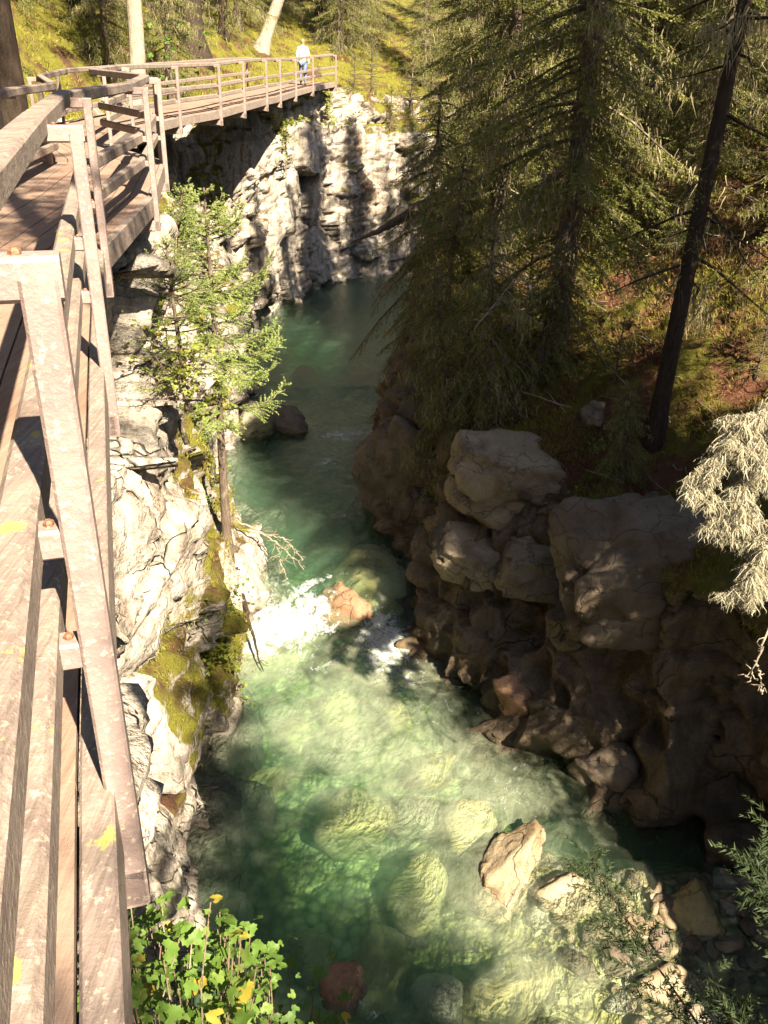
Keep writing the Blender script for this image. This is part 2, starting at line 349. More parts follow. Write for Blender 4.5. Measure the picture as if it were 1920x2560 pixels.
def rockify(P, amp, seed, flip, rockmask, soft=.05, facet=1., scoop=0.):
    a, b, _ = P.shape
    du = np.gradient(P, axis=0); dv = np.gradient(P, axis=1); n = np.cross(du, dv); n /= np.linalg.norm(n, axis=2)[..., None]+1e-9
    if flip: n = -n
    n = smooth1(smooth1(n, 6, 0), 6, 1); n /= np.linalg.norm(n, axis=2)[..., None]+1e-9
    X = P.reshape(-1, 3); wq = X+.22*np.stack([fbm(X*1.1, 3, seed+5), fbm(X*1.1, 3, seed+6), fbm(X*1.1, 3, seed+7)], 1)
    d = .40*fbm(X*.33, 4, seed)+.07*fbm(X*1.9, 4, seed+1)
    f1, f2, c, g = worley(wq*np.array([.50, .50, .62]), seed+11); e = f2-f1
    d += facet*(.55*(c-.5)+1.5*g-.10*np.exp(-(e/.03)**2))
    f1, f2, c2, g2 = worley(wq*np.array([1.35, 1.35, 1.9])+3.3, seed+21); e2 = f2-f1
    k2 = .35+.65*np.clip(fbm(X*.5, 2, seed+25)*2.5+.5, 0, 1)
    k2 = k2*(.35+.65*facet)
    d += (.16*(c2-.5)+.55*g2-.05*np.exp(-(e2/.04)**2))*k2
    f1, f2, c3, g3 = worley(wq*np.array([3.8, 3.8, 4.6])+7.7, seed+24)
    d += (.045*(c3-.5)+.20*g3)*k2
    d += scoop*(.75*(.45-np.abs(fbm(X*np.array([.55, .55, .33])+.2*wq, 3, seed+61)*1.8))+.28*(.4-np.abs(fbm(X*np.array([1.5, 1.5, .8]), 3, seed+63)*1.8)))*np.clip(1.2-X[:, 2]*.12, .3, 1)
    flute = np.clip((X[:, 1]-20)/10, 0, 1)
    d += flute*(.22*fbm(X*np.array([1.5, 1.5, .22]), 4, seed+29))
    bd = X[:, 2]*1.15+.5*fbm(X*.4, 3, seed+27); bf = bd-np.floor(bd); d += .10*(bf-.5)-.13*np.exp(-(np.minimum(bf, 1-bf)/.05)**2)*np.clip(fbm(X*.35, 2, seed+28)*3+.3, 0, 1)
    d += .035*fbm(X*5, 4, seed+31, .6)
    ds = soft*(fbm(X*1.1, 5, seed+41)*2+fbm(X*4, 3, seed+45))
    rm = rockmask.reshape(-1)
    d = (d*rm*amp+ds*(1-rm)).reshape(a, b)
    return P+n*d[..., None]

# left bank: (o, z) keys: bed, foot, low, mid, high, rim, inner path edge, hill foot, hill, ridge
def LP(low, mid, high, rim, hill=1., zr=8.55, foot=.0):
    return [(-.9, -2.4), (foot-.1, -.3), (foot+.05, .35), (low, 2.3), (mid, 4.8), (high, 7.0), (rim, zr), (rim+2.1, zr+.12), (rim+3.1, zr+1.0*hill+.2), (rim+7, zr+5.2*hill+.3), (rim+16, zr+12*hill+.5), (rim+45, zr+26*hill+1)]
LS = [
 (3.4, -9, -1, 0, LP(.3, .6, .9, 1.3)),
 (3.2, -3, -1, 0, LP(.3, .5, .7, 1.0)),
 (2.7, -.4, -1, 0, LP(.2, .3, .4, .6, zr=8.1)),
 (-.6, 1.3, -1, 0, LP(.1, .2, .3, .45, zr=7.5)),
 (-1.3, 2.6, -1, 0, LP(.1, .1, .0, .2, zr=7.4)),
 (-1.9, 4.2, -1, 0, LP(.1, .1, .0, .1, zr=7.6)),
 (-2.6, 6.2, -1, 0, LP(.2, .1, .0, .1, zr=8.2)),
 (-2.85, 8, -1, 0, LP(.0, -.1, .0, .1)),
 (-2.55, 10.2, -1, 0, LP(.05, .25, .3, .25)),
 (-2.55, 12.2, -1, 0, LP(.35, .55, .45, .5)),
 (-3.25, 14.2, -1, 0, LP(.35, .4, .5, .7)),
 (-2.95, 15.8, -1, 0, LP(1.2, 1.7, 2.0, 2.2, .8)),
 (-2.85, 17.0, -1, 0, LP(1.3, 1.9, 2.5, 3.0, .8)),
 (-3.7, 19.2, -1, 0, LP(.8, 1.2, 1.9, 2.6, .8)),
 (-4.2, 22.5, -1, 0, LP(.6, 1.0, 1.6, 2.3, .8)),
 (-4.3, 26.3, -1, 0, LP(.8, 1.6, 2.2, 2.9, .8)),
 (-5.3, 30, -1, 0, LP(.4, 1.2, 1.6, 1.9, .8)),
 (-5.6, 33, -1, .12, LP(.1, .5, .7, .9, .75, 8.7)),
 (-5.0, 36.5, -1, .3, LP(.0, .1, .2, .5, .7, 8.95)),
 (-4.1, 40.2, -.9, .5, LP(.1, .2, .3, .6, .55, 9.15)),
 (-2.9, 43.2, -.5, .85, LP(.2, .4, .6, 1.2, .4, 9.2)),
 (-.4, 45.2, -.1, 1, LP(.2, .4, .8, 1.6, .33, 9.0)),
 (4, 46.5, .1, 1, LP(.4, .8, 1.3, 2.4, .33, 8.6)),
 (12, 48.5, .15, 1, LP(.5, 1, 1.8, 3, .33, 8.8)),
 (40, 54, .2, 1, LP(.5, 1, 1.8, 3, .33, 9.5)),
]
us = dens([8, 10, 16, 24, 26, 30, 40, 46, 46, 46, 40, 34, 40, 44, 40, 40, 36, 36, 36, 32, 30, 32, 26, 14])
vs = dens([10, 12, 34, 40, 38, 32, 22, 16, 30, 30, 24])
PL = loft(LS, us, vs)
PL = smooth1(smooth1(PL, 9, 0), 5, 1)
vk = np.broadcast_to(vs[None], PL.shape[:2])
rm = np.clip((6.35-vk)/.5, 0, 1)+np.clip(1-abs(vk-8.2)/.9, 0, 1)*.6*np.clip((24-PL[..., 1])/6, 0, 1); rm = np.clip(rm, 0, 1)
PLd = rockify(PL, .8, 3, False, rm, .10)
PLd[..., 2] = np.where((vk > 5.4) & (vk < 7.3) & (PL[..., 1] < 43), np.minimum(PLd[..., 2], PL[..., 2]+.12), PLd[..., 2])
X = PLd.reshape(-1, 3); vkf = vk.reshape(-1)
mossL = np.clip((vkf-7.0)/1.2, 0, 1)*.75+.42*(fbm(X*.5, 3, 77) > .12)*np.clip((vkf-2.2)/1, 0, 1)+.45*((X[:, 1] > 14.8) & (X[:, 1] < 18.5) & (vkf > 2.3) & (vkf < 6.4))-.25*(vkf < 7)+.85*((X[:, 1] > 8.5) & (X[:, 1] < 14.3) & (X[:, 2] < 4.2) & (X[:, 2] > .9))+.45*((X[:, 1] > 12.3) & (X[:, 1] < 22) & (X[:, 2] > 2.5) & (vkf < 6.4))
mossL += .35*((X[:, 1] > 24) & (X[:, 1] < 33) & (vkf > 3) & (vkf < 7))+.4*((X[:, 1] > 34) & (vkf > 5.2))
wetL = np.clip((.55-X[:, 2])/.5, 0, 1)
a, b, _ = PLd.shape
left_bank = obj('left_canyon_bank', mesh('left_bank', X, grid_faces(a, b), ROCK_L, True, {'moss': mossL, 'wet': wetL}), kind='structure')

def RP(low, mid, rim, zr, s1=1., foot=0.):
    return [(-1.2, -2.4), (foot-.1, -.35), (foot+.05, .3), (low, zr*.38), (mid, zr*.72), (rim, zr), (rim+1.2, zr+.75*s1), (rim+4.2, zr+3.1*s1), (rim+9, zr+5.6*s1), (rim+18, zr+9.5*s1), (rim+50, zr+20*s1)]
RS = [
 (7.5, -10, 1, 0, RP(.2, .4, .8, 4.6)),
 (6.6, 0, 1, 0, RP(.3, .4, .6, 4.6)),
 (6.2, 5, 1, 0, RP(.6, .5, .4, 4.5)),
 (5.7, 8.2, 1, 0, RP(.7, .5, .0, 4.3)),
 (4.8, 9.6, 1, 0, RP(1.0, .7, .2, 4.2)),
 (3.2, 10.7, 1, 0, RP(1.3, 1.3, .9, 4.1)),
 (2.35, 11.8, 1, 0, RP(.8, 1.3, 1.6, 4.0)),
 (2.3, 12.9, 1, 0, RP(.7, 1.0, 1.7, 3.9)),
 (1.1, 14.1, 1, 0, RP(1.1, 1.6, 2.4, 3.7)),
 (.6, 15.0, 1, 0, RP(.4, 1.0, 2.0, 3.8)),
 (.8, 17.0, 1, 0, RP(.3, .7, 1.6, 4.1)),
 (.35, 18.2, 1, 0, RP(.3, .9, 1.7, 4.3)),
 (-.6, 20.6, 1, 0, RP(.5, 1.3, 2.3, 4.6)),
 (-.4, 22.6, 1, 0, RP(.5, 1.0, 1.9, 5.0)),
 (.9, 25.5, 1, 0, RP(-.1, -.05, .3, 5.4)),
 (1.1, 29, 1, 0, RP(-.1, -.1, .4, 5.7, .9)),
 (1.3, 34, 1, 0, RP(.1, .2, .6, 5.8, .9)),
 (1.8, 39, 1, -.1, RP(.2, .4, .8, 5.6, .9)),
 (2.6, 41.5, 1, -.2, RP(.5, 1., 2., 4.0, .7)),
 (3.5, 42.5, 1, -.2, [(-1.2, -2.5)]+[(k*2., -2.4) for k in range(10)]),
]
us = dens([8, 12, 22, 26, 34, 34, 30, 36, 30, 36, 32, 40, 34, 36, 34, 30, 24, 12, 6])
vs = dens([8, 14, 40, 42, 36, 30, 40, 34, 26, 20])
PR = loft(RS, us, vs); PR = smooth1(smooth1(PR, 7, 0), 4, 1)
vk = np.broadcast_to(vs[None], PR.shape[:2])
PRd = rockify(PR, 1.0, 31, True, np.clip((5.25-vk)/.5, 0, 1), .13, .2, 1.25)
X = PRd.reshape(-1, 3); vkf = vk.reshape(-1)
mossR = np.clip((vkf-4.6)/.7, 0, 1)*.85+.15*(X[:, 1] > 22)*(vkf > 2.5)-.3*(vkf < 4.6)
mossR += .35*(fbm(X*.45, 3, 5) > .18)
wetR = np.clip((.9-X[:, 2])/.7, 0, 1)*.8
a, b, _ = PRd.shape
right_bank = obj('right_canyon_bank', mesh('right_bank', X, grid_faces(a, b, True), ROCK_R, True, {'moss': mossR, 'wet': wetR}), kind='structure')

# ------------------------------------------------------------------ river bed and water
def sst(e0, e1, x):
    t = np.clip((x-e0)/(e1-e0), 0, 1); return t*t*(3-2*t)
def bed_z(X, Y):
    P = np.stack([X, Y, 0*X], 1)
    z = -1.5+.25*fbm(P*.45, 4, 9)+.12*fbm(P*1.4, 3, 12)
    bar = sst(0.2, 2.4, X-(10.2-Y)*.12+.4*fbm(P*.5, 3, 2))*sst(10.8, 8.6, Y)
    z = z*(1-bar)+(-.17+.12*fbm(P*1.2, 3, 4)+.10*sst(3, 5, X))*bar
    z += .62*np.exp(-((X-1.3+(Y-11)*.28)/1.35)**2)*sst(15, 13, Y)*(1-bar)*(1+.6*fbm(P*.8, 3, 33))
    z += .75*np.exp(-((Y-15.9)/.9)**2)+.5*sst(15.2, 16.5, Y)+.35*np.exp(-((Y-27.5)/1.2)**2)
    return z
gx = np.linspace(-9, 14, 160); gy = np.linspace(-8, 52, 360)
GX, GY = np.meshgrid(gx, gy, indexing='ij'); f = np.stack([GX.ravel(), GY.ravel()], 1)
river_bed = obj('river_bed', mesh('bed', np.c_[f, bed_z(f[:, 0], f[:, 1])], grid_faces(160, 360), BED), kind='structure')
def water_z(X, Y):
    P = np.stack([X, Y, 0*X], 1)
    lip = 15.35+.25*np.sin(X*1.7)+.35*(X > -.3)
    z = .58*sst(-.55, .55, Y-lip)+.16*sst(26.2, 28.2, Y)
    turb = .35+.8*np.exp(-((Y-14.4)/1.3)**2)+.5*np.exp(-((Y-27.3)/1.4)**2)
    return z+turb*(.055*fbm(P*np.array([1.5, 1.1, 1]), 4, 51)+.02*fbm(P*5, 3, 55))
def blob(X, Y, cx, cy, rx, ry, a=0):
    c, s = math.cos(a), math.sin(a); u = (X-cx)*c+(Y-cy)*s; v = -(X-cx)*s+(Y-cy)*c
    return np.exp(-((u/rx)**2+(v/ry)**2))
nx, ny = 300, 760
gx = np.linspace(-8, 11, nx); gy = np.concatenate([np.linspace(-7, 5, 60, False), np.linspace(5, 20, 420, False), np.linspace(20, 50, 280)])
GX, GY = np.meshgrid(gx, gy, indexing='ij'); wx, wy = GX.ravel(), GY.ravel(); wz = water_z(wx, wy)
foam = np.zeros_like(wx)
for (px, py, z, rx, ry, an, k) in [(620, 1575, .15, 1.15, .8, 0, 1.1), (720, 1535, .3, 1.0, .7, .2, 1.1), (570, 1610, 0, .6, 1.0, 0, 1.), (970, 1600, .1, .72, 1.0, 0, 1.05), (940, 1530, .3, .45, .5, 0, .9), (1010, 1680, 0, .7, .8, 0, .40),
                               (760, 1460, .58, .9, .14, .55, .8), (690, 1490, .58, .5, .25, .3, .9), (860, 1085, .62, 1.1, .5, .3, .8), (820, 1150, .6, .6, 1.0, -.3, .5), (780, 1640, 0, 1.2, .7, 0, .34), (1100, 1800, 0, 1.6, 2.2, .3, .17), (1250, 2000, 0, 1.2, 1.6, 0, .2), (1150, 2350, 0, 1.2, 1.2, 0, .14), (760, 2100, 0, .8, 1, 0, .16), (950, 2500, 0, .6, .5, 0, .35), (950, 800, .74, 1, 2.5, 0, .08)]:
    c = atz(px, py, z); foam = np.maximum(foam, k*blob(wx, wy, c[0], c[1], rx, ry, an))
milk = np.zeros_like(wx)
for (px, py, rx, ry, k) in [(640, 1620, 1.3, 1.2, 1.), (960, 1660, 1.1, 1.3, .9), (860, 1800, 2.0, 2.0, .7), (1050, 1900, 1.8, 1.6, .65), (1180, 2000, 1.5, 1.5, .7), (1200, 2280, 1.2, 1.0, .6), (1300, 2450, 1.2, .8, .5), (650, 2050, 1., 1., .45)]:
    c = atz(px, py, 0); milk = np.maximum(milk, k*blob(wx, wy, c[0], c[1], rx, ry))
top = np.c_[wx, wy, wz]; F = [grid_faces(nx, ny)]
ring = np.concatenate([np.arange(ny), np.arange(1, nx)*ny+ny-1, (nx-1)*ny+np.arange(ny-2, -1, -1), np.arange(nx-2, 0, -1)*ny])
n0 = len(top); bot = top[ring].copy(); bot[:, 2] = -4
k = np.arange(len(ring)); k2 = (k+1) % len(ring)
F.append(np.stack([ring[k], ring[k2], n0+k2, n0+k], -1))
ctr = n0+len(ring); V = np.concatenate([top, bot, [[1, 20, -4.]]])
F.append(np.stack([n0+k2, np.full(len(k), ctr), n0+k], -1))
water = obj('river_water', mesh('water', V, F, WATER, True, {'foam': np.concatenate([foam, np.zeros(len(ring)+1)]), 'milk': np.concatenate([milk, np.zeros(len(ring)+1)])}), kind='structure')

bpy.context.view_layer.update()
BV = []
for o in (left_bank, right_bank, river_bed):
    me = o.data; vv = np.empty(len(me.vertices)*3, np.float32); me.vertices.foreach_get('co', vv)
    BV.append(BVHTree.FromPolygons(vv.reshape(-1, 3).tolist(), [tuple(p.vertices) for p in me.polygons]))
def ground(x, y, top=60, which=(0, 1, 2)):
    best = None
    for i in which:
        h = BV[i].ray_cast(Vector((x, y, top)), Vector((0, 0, -1)))
        if h[0] is not None and (best is None or h[0].z > best[0].z): best = h
    return best
def gz(x, y): 
    h = ground(x, y); return h[0].z if h else 0.

# ------------------------------------------------------------------ boulders
def ico(sub):
    import bmesh
    bm = bmesh.new(); bmesh.ops.create_icosphere(bm, subdivisions=sub, radius=1)
    V = np.array([v.co[:] for v in bm.verts]); T = np.array([[v.index for v in f.verts] for f in bm.faces]); bm.free(); return V, T
ICO = {k: ico(k) for k in (2, 3, 4, 5)}
def rock_mesh(seed, dims, mat, sub=4, cuts=13, sharp=34, rough=.06, box=0.):
    V, T = ICO[sub]; rng = np.random.default_rng(seed)
    n = rng.normal(size=(cuts, 3)); n /= np.linalg.norm(n, axis=1)[:, None]; d = rng.uniform(.60, .92, cuts)
    if box:
        bn = np.array([[1, 0, 0], [-1, 0, 0], [0, 1, 0], [0, -1, 0], [0, 0, 1], [0, 0, -1.]])+rng.normal(0, .12, (6, 3)); bn /= np.linalg.norm(bn, axis=1)[:, None]
        n = np.concatenate([bn, n]); d = np.concatenate([rng.uniform(.62, .72, 6)*box, d*1.05])
    q = np.maximum(V@n.T, 1e-3)/d; r = 1/(np.sum(q**sharp, 1)**(1/sharp)+1e-6); r = np.minimum(r, 1.25)
    P = V*r[:, None]; P = P*(1+rough*fbm(P*2.2+seed, 4, seed)[:, None]+rough*.35*fbm(P*8, 3, seed+3)[:, None])
    if sub > 3:
        _, _, ck, gk = worley(P*2.6+seed, seed); P = P*(1+.05*(ck-.5)+.28*gk)[:, None]
    return mesh('rock', P*np.asarray(dims)/2/.8, T, mat, True)
def on_wall(px, py, deep):
    h = BV[1].ray_cast(Vector(EYE), Vector(ray(px, py))); return np.array(h[0])+ray(px, py)*deep
def boulder(c, dims, mat, seed, label, rot=(0, 0, 0), **k):
    o = obj('boulder', rock_mesh(seed, dims, mat, **k), label=label, cat='boulder', loc=c); o.rotation_euler = rot; return o
boulder(on_wall(1285, 1215, .55), (3.1, 2.2, 2.1), B_BUFF, 11, 'big smooth pale slab of rock capping the shaded right wall', (0, .06, .1), box=1.05, sub=5)
boulder(on_wall(1195, 1385, .4), (1.7, 1.6, 1.0), B_BUFF, 12, 'buff squared block wedged under the big pale slab, beside the ridge of rock', (.05, .1, .1), box=1.05, sub=5)
boulder(on_wall(1360, 1400, .4), (1.8, 1.6, 1.0), B_BUFF, 13, 'buff block under the big pale slab, beside the dark cleft', (.0, .12, -.05), box=1.05, sub=5)
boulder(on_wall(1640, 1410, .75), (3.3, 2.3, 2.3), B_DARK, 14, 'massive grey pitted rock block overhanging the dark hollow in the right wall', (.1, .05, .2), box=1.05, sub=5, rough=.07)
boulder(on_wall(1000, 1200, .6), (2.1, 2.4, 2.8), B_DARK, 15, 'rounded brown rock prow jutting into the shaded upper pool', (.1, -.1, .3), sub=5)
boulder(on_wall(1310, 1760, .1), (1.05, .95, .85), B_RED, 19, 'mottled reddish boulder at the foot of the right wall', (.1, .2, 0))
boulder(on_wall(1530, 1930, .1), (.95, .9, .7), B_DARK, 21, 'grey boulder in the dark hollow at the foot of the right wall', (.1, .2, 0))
boulder(aty(850, 1530, 15.4), (1.0, .85, .95), B_RED, 23, 'wet reddish rock standing in the middle of the cascade', (.1, .1, .2))
boulder(aty(720, 1580, 15.0), (.7, .55, .5), B_PALE, 24, 'pale rock half covered by white water in the cascade', (.1, .2, .5))
c = atz(950, 1400, .35); boulder(c+np.array([0, 0, -.42]), (2.3, 1.7, 1.2), B_YEL, 25, 'broad submerged boulder just upstream of the cascade', (0, .1, .2))
c = atz(1265, 2165, .02); boulder(c, (.75, 1.25, .36), B_TAN, 28, 'large pale pointed rock breaking the surface at the edge of the gravel bar', (.15, -.2, -.5), cuts=7, sub=5)
c = atz(715, 1050, .7); boulder(c+np.array([-.3, 0, .0]), (1.7, 1.5, .9), B_DARK, 30, 'dark rock beside the riffle at the head of the green pool', (.1, .1, .2))
c = atz(655, 1070, .8); boulder(c+np.array([-.3, 0, .2]), (.9, .9, 1.1), B_PALE, 31, 'small sunlit pale rock behind the fir trunk at the pool edge', (.1, .1, .9))
c = atz(1340, 1800, 0.); boulder(c, (.6, .5, .45), B_RED, 32, 'small ruddy stone at the water line below the mottled boulder', (.1, .1, .9))
c = atz(872, 2450, .0); boulder(c+np.array([0, 0, -.12]), (.5, .48, .4), B_RED, 33, 'rust red rounded rock in the shaded water beside the leafy shrub', (.1, .1, .9))
c = on_wall(1490, 1040, .1); boulder(c, (.7, .6, .5), B_DARK, 34, 'rounded stone lodged in the dark notch above the big slab', (.1, .1, .2))
c = atz(1740, 2290, -.02); boulder(c, (.75, .7, .5), B_YEL, 35, 'ochre boulder lying in the shaded end of the gravel bar', (.1, .1, .5))
c = atz(1680, 2490, -.2); boulder(c, (1.0, .9, .34), B_TAN, 36, 'broad rounded boulder at the lower end of the gravel bar', (.1, .1, .5))
c = atz(1420, 2230, -.14); boulder(c, (.55, .75, .3), B_TAN, 37, 'flat cream rock in the shallows beside the pointed rock', (.1, .1, 1.5), cuts=7)
c = atz(1330, 2500, -.5); boulder(c, (1.5, 1.3, .5), B_YEL, 39, 'wide golden rock under shallow sunlit water off the gravel bar', (.05, .1, .8))
sub = [(865, 1800, .95), (740, 1750, .7), (900, 1990, 1.3), (1030, 2010, .9), (1060, 2180, 1.0), (860, 1700, .8), (700, 1700, .6), (1080, 1900, .9), (990, 1760, .7), (1190, 1860, .8), (640, 1870, .7), (780, 2300, .8), (560, 2180, .8), (1180, 2060, .9), (950, 2330, 1.1), (1130, 2480, 1.0), (700, 2480, .8), (900, 1240, 1.), (720, 1250, .8), (760, 930, 1.2), (900, 930, 1.)]
for i, (px, py, s) in enumerate(sub):
    c = atz(px, py, -.45); z = bed_z(np.array([c[0]]), np.array([c[1]]))[0]+.12
    o = obj('boulder', rock_mesh(60+i, (s, s*.85, s*.75), B_YEL if i % 3 else B_PALE, sub=3), label='yellowish rounded boulder lying under the clear green water', cat='boulder', group='boulders on the stream bed under water', loc=(c[0], c[1], z+.2*s)); o.rotation_euler = (.1*i, .2, i)
# stones of the gravel bar
rng = np.random.default_rng(5); sm = [rock_mesh(100+i, (1, .85+.1*(i % 3), .55+.1*(i % 2)), [B_PALE, B_TAN, B_DARK, B_TAN][i % 4], sub=3, cuts=9, sharp=50, rough=.03) for i in range(8)]
cnt = 0
while cnt < 295:
    px, py = rng.uniform(1080, 1990), rng.uniform(2030, 2620)
    if py < 2060+(px-1250)*.22 or py > 2200+(px-1250)*1.0: continue
    c = atz(px, py, 0); s = .08+.30*rng.random()**2.2; z = bed_z(np.array([c[0]]), np.array([c[1]]))[0]
    o = obj('stone', sm[cnt % 8], river_bed, loc=(c[0], c[1], z+.10*s)); o.scale = (s*rng.uniform(.7, 1.3), s, s*rng.uniform(.6, 1.1)); o.rotation_euler = (rng.uniform(-.3, .3), rng.uniform(-.3, .3), rng.uniform(0, 6)); cnt += 1

# ------------------------------------------------------------------ boardwalk
def pl_at(pts, s):
    """position along polyline by fractional index"""
    pts = np.asarray(pts, float); i = min(int(s), len(pts)-2); return pts[i]*(1-(s-i))+pts[i+1]*(s-i)
def deck(name, outer, inner, label, nb=9, th=.045):
    root = obj(name, None, label=label, cat='boardwalk', loc=tuple((np.asarray(outer[0])+np.asarray(inner[0]))/2))
    off = np.array(root.location)
    n = len(outer)
    def q(i, f): return np.asarray(outer[i])*(1-f)+np.asarray(inner[i])*f
    for i in range(n-1):
        for k in range(nb):
            f0, f1 = k/nb, (k+1)/nb; g = .006
            a0, a1, b0, b1 = q(i, f0), q(i, f1), q(i+1, f0), q(i+1, f1)
            w = (a1-a0)/np.linalg.norm(a1-a0)*g; l = (b0-a0)/np.linalg.norm(b0-a0)*.004
            zz = np.array([0, 0, random.uniform(-.004, .004)]); t = np.array([0, 0, -th])
            A = [a0+w+l+zz, a1-w+l+zz, a1-w+l+zz+t, a0+w+l+zz+t]; Bq = [b0+w-l+zz, b1-w-l+zz, b1-w-l+zz+t, b0+w-l+zz+t]
            mb = MB(); mb.hexa(np.array(A)-off, np.array(Bq)-off); obj('plank', mb.build('plank', DECK, False), root)
        for (fr, dz) in ((0.0, 0), (1.0, 0)):
            a0, b0 = q(i, fr), q(i+1, fr); s = -1 if fr == 0 else 1
            w = (q(i, 1)-q(i, 0)); w /= np.linalg.norm(w); sh = w*(.04*s)+np.array([0, 0, -.085])
            obj('edge_beam', bar_mesh('edge_beam', a0+sh-off, b0+sh-off, .07, .20, RAIL), root)
        a0, a1 = q(i, -.02), q(i, 1.02); d = np.array([0, 0, -.27])
        obj('cross_beam', bar_mesh('cross_beam', a0+d-off, a1+d-off, .12, .15, STEEL), root)
    return root
random.seed(3)
def railing(root, posts, side, zt=1.1, feet=True, arm=.19, mids=(.48, .73), first=0, gus=False, ext=None):
    """posts: list of (x, y, ztop); side=+1: the walkway lies to the left of the direction of travel"""
    off = np.array(root.location); P = [np.array(p, float) for p in posts]; inw = []
    for i in range(len(P)):
        t = P[min(i+1, len(P)-1)]-P[max(i-1, 0)]; t[2] = 0; t /= np.linalg.norm(t); inw.append(np.array([-t[1], t[0], 0])*side)
    zz = np.array([0, 0, 1.])
    for i, p in enumerate(P):
        if i < first: continue
        w = inw[i]; t = np.cross(w, zz)
        fl = 1.48 if feet else 1.12
        po = obj('post', bar_mesh('post', p-off+zz*(-.035), p-off-zz*fl, .075, .06, STEEL, up=tuple(w)), root)
        obj('arm', bar_mesh('arm', p-off-w*.036+zz*(-.036), p-off+w*(arm+.02)+zz*(-.036), .06, .072, STEEL, bev=.008), po)
        for m in mids:
            obj('bracket', bar_mesh('bracket', p-off+w*.03-zz*(m+.03), p-off+w*.075-zz*(m+.03), .055, .06, STEEL), po)
        if feet:
            obj('foot', bar_mesh('foot', p-off-w*.03-zz*(fl-.06), p-off+w*.75-zz*(fl-.06), .075, .12, STEEL, bev=.008), po)
            if gus:
                mb = MB(); A = [p-off+w*.03-zz*(fl-.12)+t*.03, p-off+w*.36-zz*(fl-.12)+t*.03, p-off+w*.03-zz*(fl-.36)+t*.03]; Bq = [q-t*.06 for q in A]
                mb.add(A+Bq, [[0, 1, 4, 3], [1, 2, 5, 4], [2, 0, 3, 5]], [[0, 2, 1], [3, 4, 5]]); obj('gusset', mb.build('gusset', STEEL, False), po)
        if p[1] < 8 and feet and p[1] > 0:
            for m in mids:
                for q in (.05,):
                    mb = MB(); b0 = p-off+w*q-zz*(m-.0005); mb.tube([b0, b0+zz*.006, b0+zz*.011], [.010, .010, .006], 6); obj('bolt', mb.build('bolt', RUST, False), po)
            for q in (.03, .09, .15):
                mb = MB(); b0 = p-off+w*q; mb.tube([b0, b0+zz*.006, b0+zz*.011], [.011, .011, .007], 6); obj('bolt', mb.build('bolt', RUST, False), po)
    Q = P if ext is None else P
    for i in range(len(Q)-1):
        for (nm, o_, dz, ww, hh) in (('top_rail', arm-.02, .015, .11, .09), ('middle_rail', .105, -mids[0], .075, .10), ('lower_rail', .105, -mids[1], .075, .10)):
            a = Q[i]+inw[i]*o_+zz*(dz-hh/2+.03); b = Q[i+1]+inw[i+1]*o_+zz*(dz-hh/2+.03)
            d = (b-a)/np.linalg.norm(b-a)*.003
            obj(nm, bar_mesh(nm, a-off+d, b-off-d, ww, hh, RAIL, bev=.012), root)
ZT = 10.22
NP = [(.38, -1.5, ZT), (-.56, 1.38, ZT), (-1.42, 4.16, ZT), (-2.31, 7.1, 10.21), (-2.68, 10.2, 10.2), (-3.31, 13.35, 10.22)]
out1 = [(x-.03*0-.09, y, z-1.12) for x, y, z in NP]
in1 = [(-1.65, -1.9, 9.1), (-2.45, 1.0, 9.1), (-3.3, 3.9, 9.1), (-4.1, 7.0, 9.09), (-4.55, 10.2, 9.08), (-5.1, 13.4, 9.1)]
bw1 = deck('boardwalk', out1, in1, 'near brown boardwalk with steel post railing along the sunny left wall')
railing(bw1, NP, 1)
# far span: landing, then a curved bridge to the far cliff top
NF = [(-3.42, 13.6, 10.23), (-4.75, 15.6, 10.25), (-5.35, 19.2, 10.28), (-5.18, 22.75, 10.30), (-4.71, 25.6, 10.34), (-4.4, 27.75, 10.42), (-4.13, 30.65, 10.48), (-3.97, 33., 10.49), (-3.9, 37.5, 10.52), (-3.5, 40.6, 10.62), (-2.75, 44., 10.74)]
out2 = [(x-.10, y, z-1.12) for x, y, z in NF]; out2[0] = (-3.42, 13.62, 9.11)
in2 = [(-5.25, 13.7, 9.11), (-6.5, 16.4, 9.13), (-7.2, 19.6, 9.16), (-7.1, 23, 9.18), (-6.7, 26, 9.22), (-6.35, 28.2, 9.3), (-6.05, 31, 9.36), (-5.9, 33.5, 9.37), (-5.75, 37.8, 9.4), (-5.5, 41.3, 9.5), (-5.0, 45.2, 9.62)]
bw2 = deck('boardwalk', out2, in2, 'far curved boardwalk bridging a recess in the cliff, with slim railing posts')
railing(bw2, NF, 1, gus=True)
NI = [(-3.95, 8.2, 10.1), (-4.5, 10.7, 10.1), (-4.85, 13.0, 10.1), (-6.35, 16.6, 10.12), (-7.05, 20, 10.18), (-7.05, 24, 10.24), (-6.7, 28, 10.32), (-6.1, 33, 10.44), (-5.8, 37.5, 10.5)]
NI0 = [(-2.5, 3.2, 10.1), (-3.3, 5.8, 10.1)]
railing(bw1, NI0+NI[:3], -1, feet=False)
railing(bw2, NI[3:], -1, feet=False)
railing(bw2, [NI[2], NI[3]], -1, feet=False, first=5)

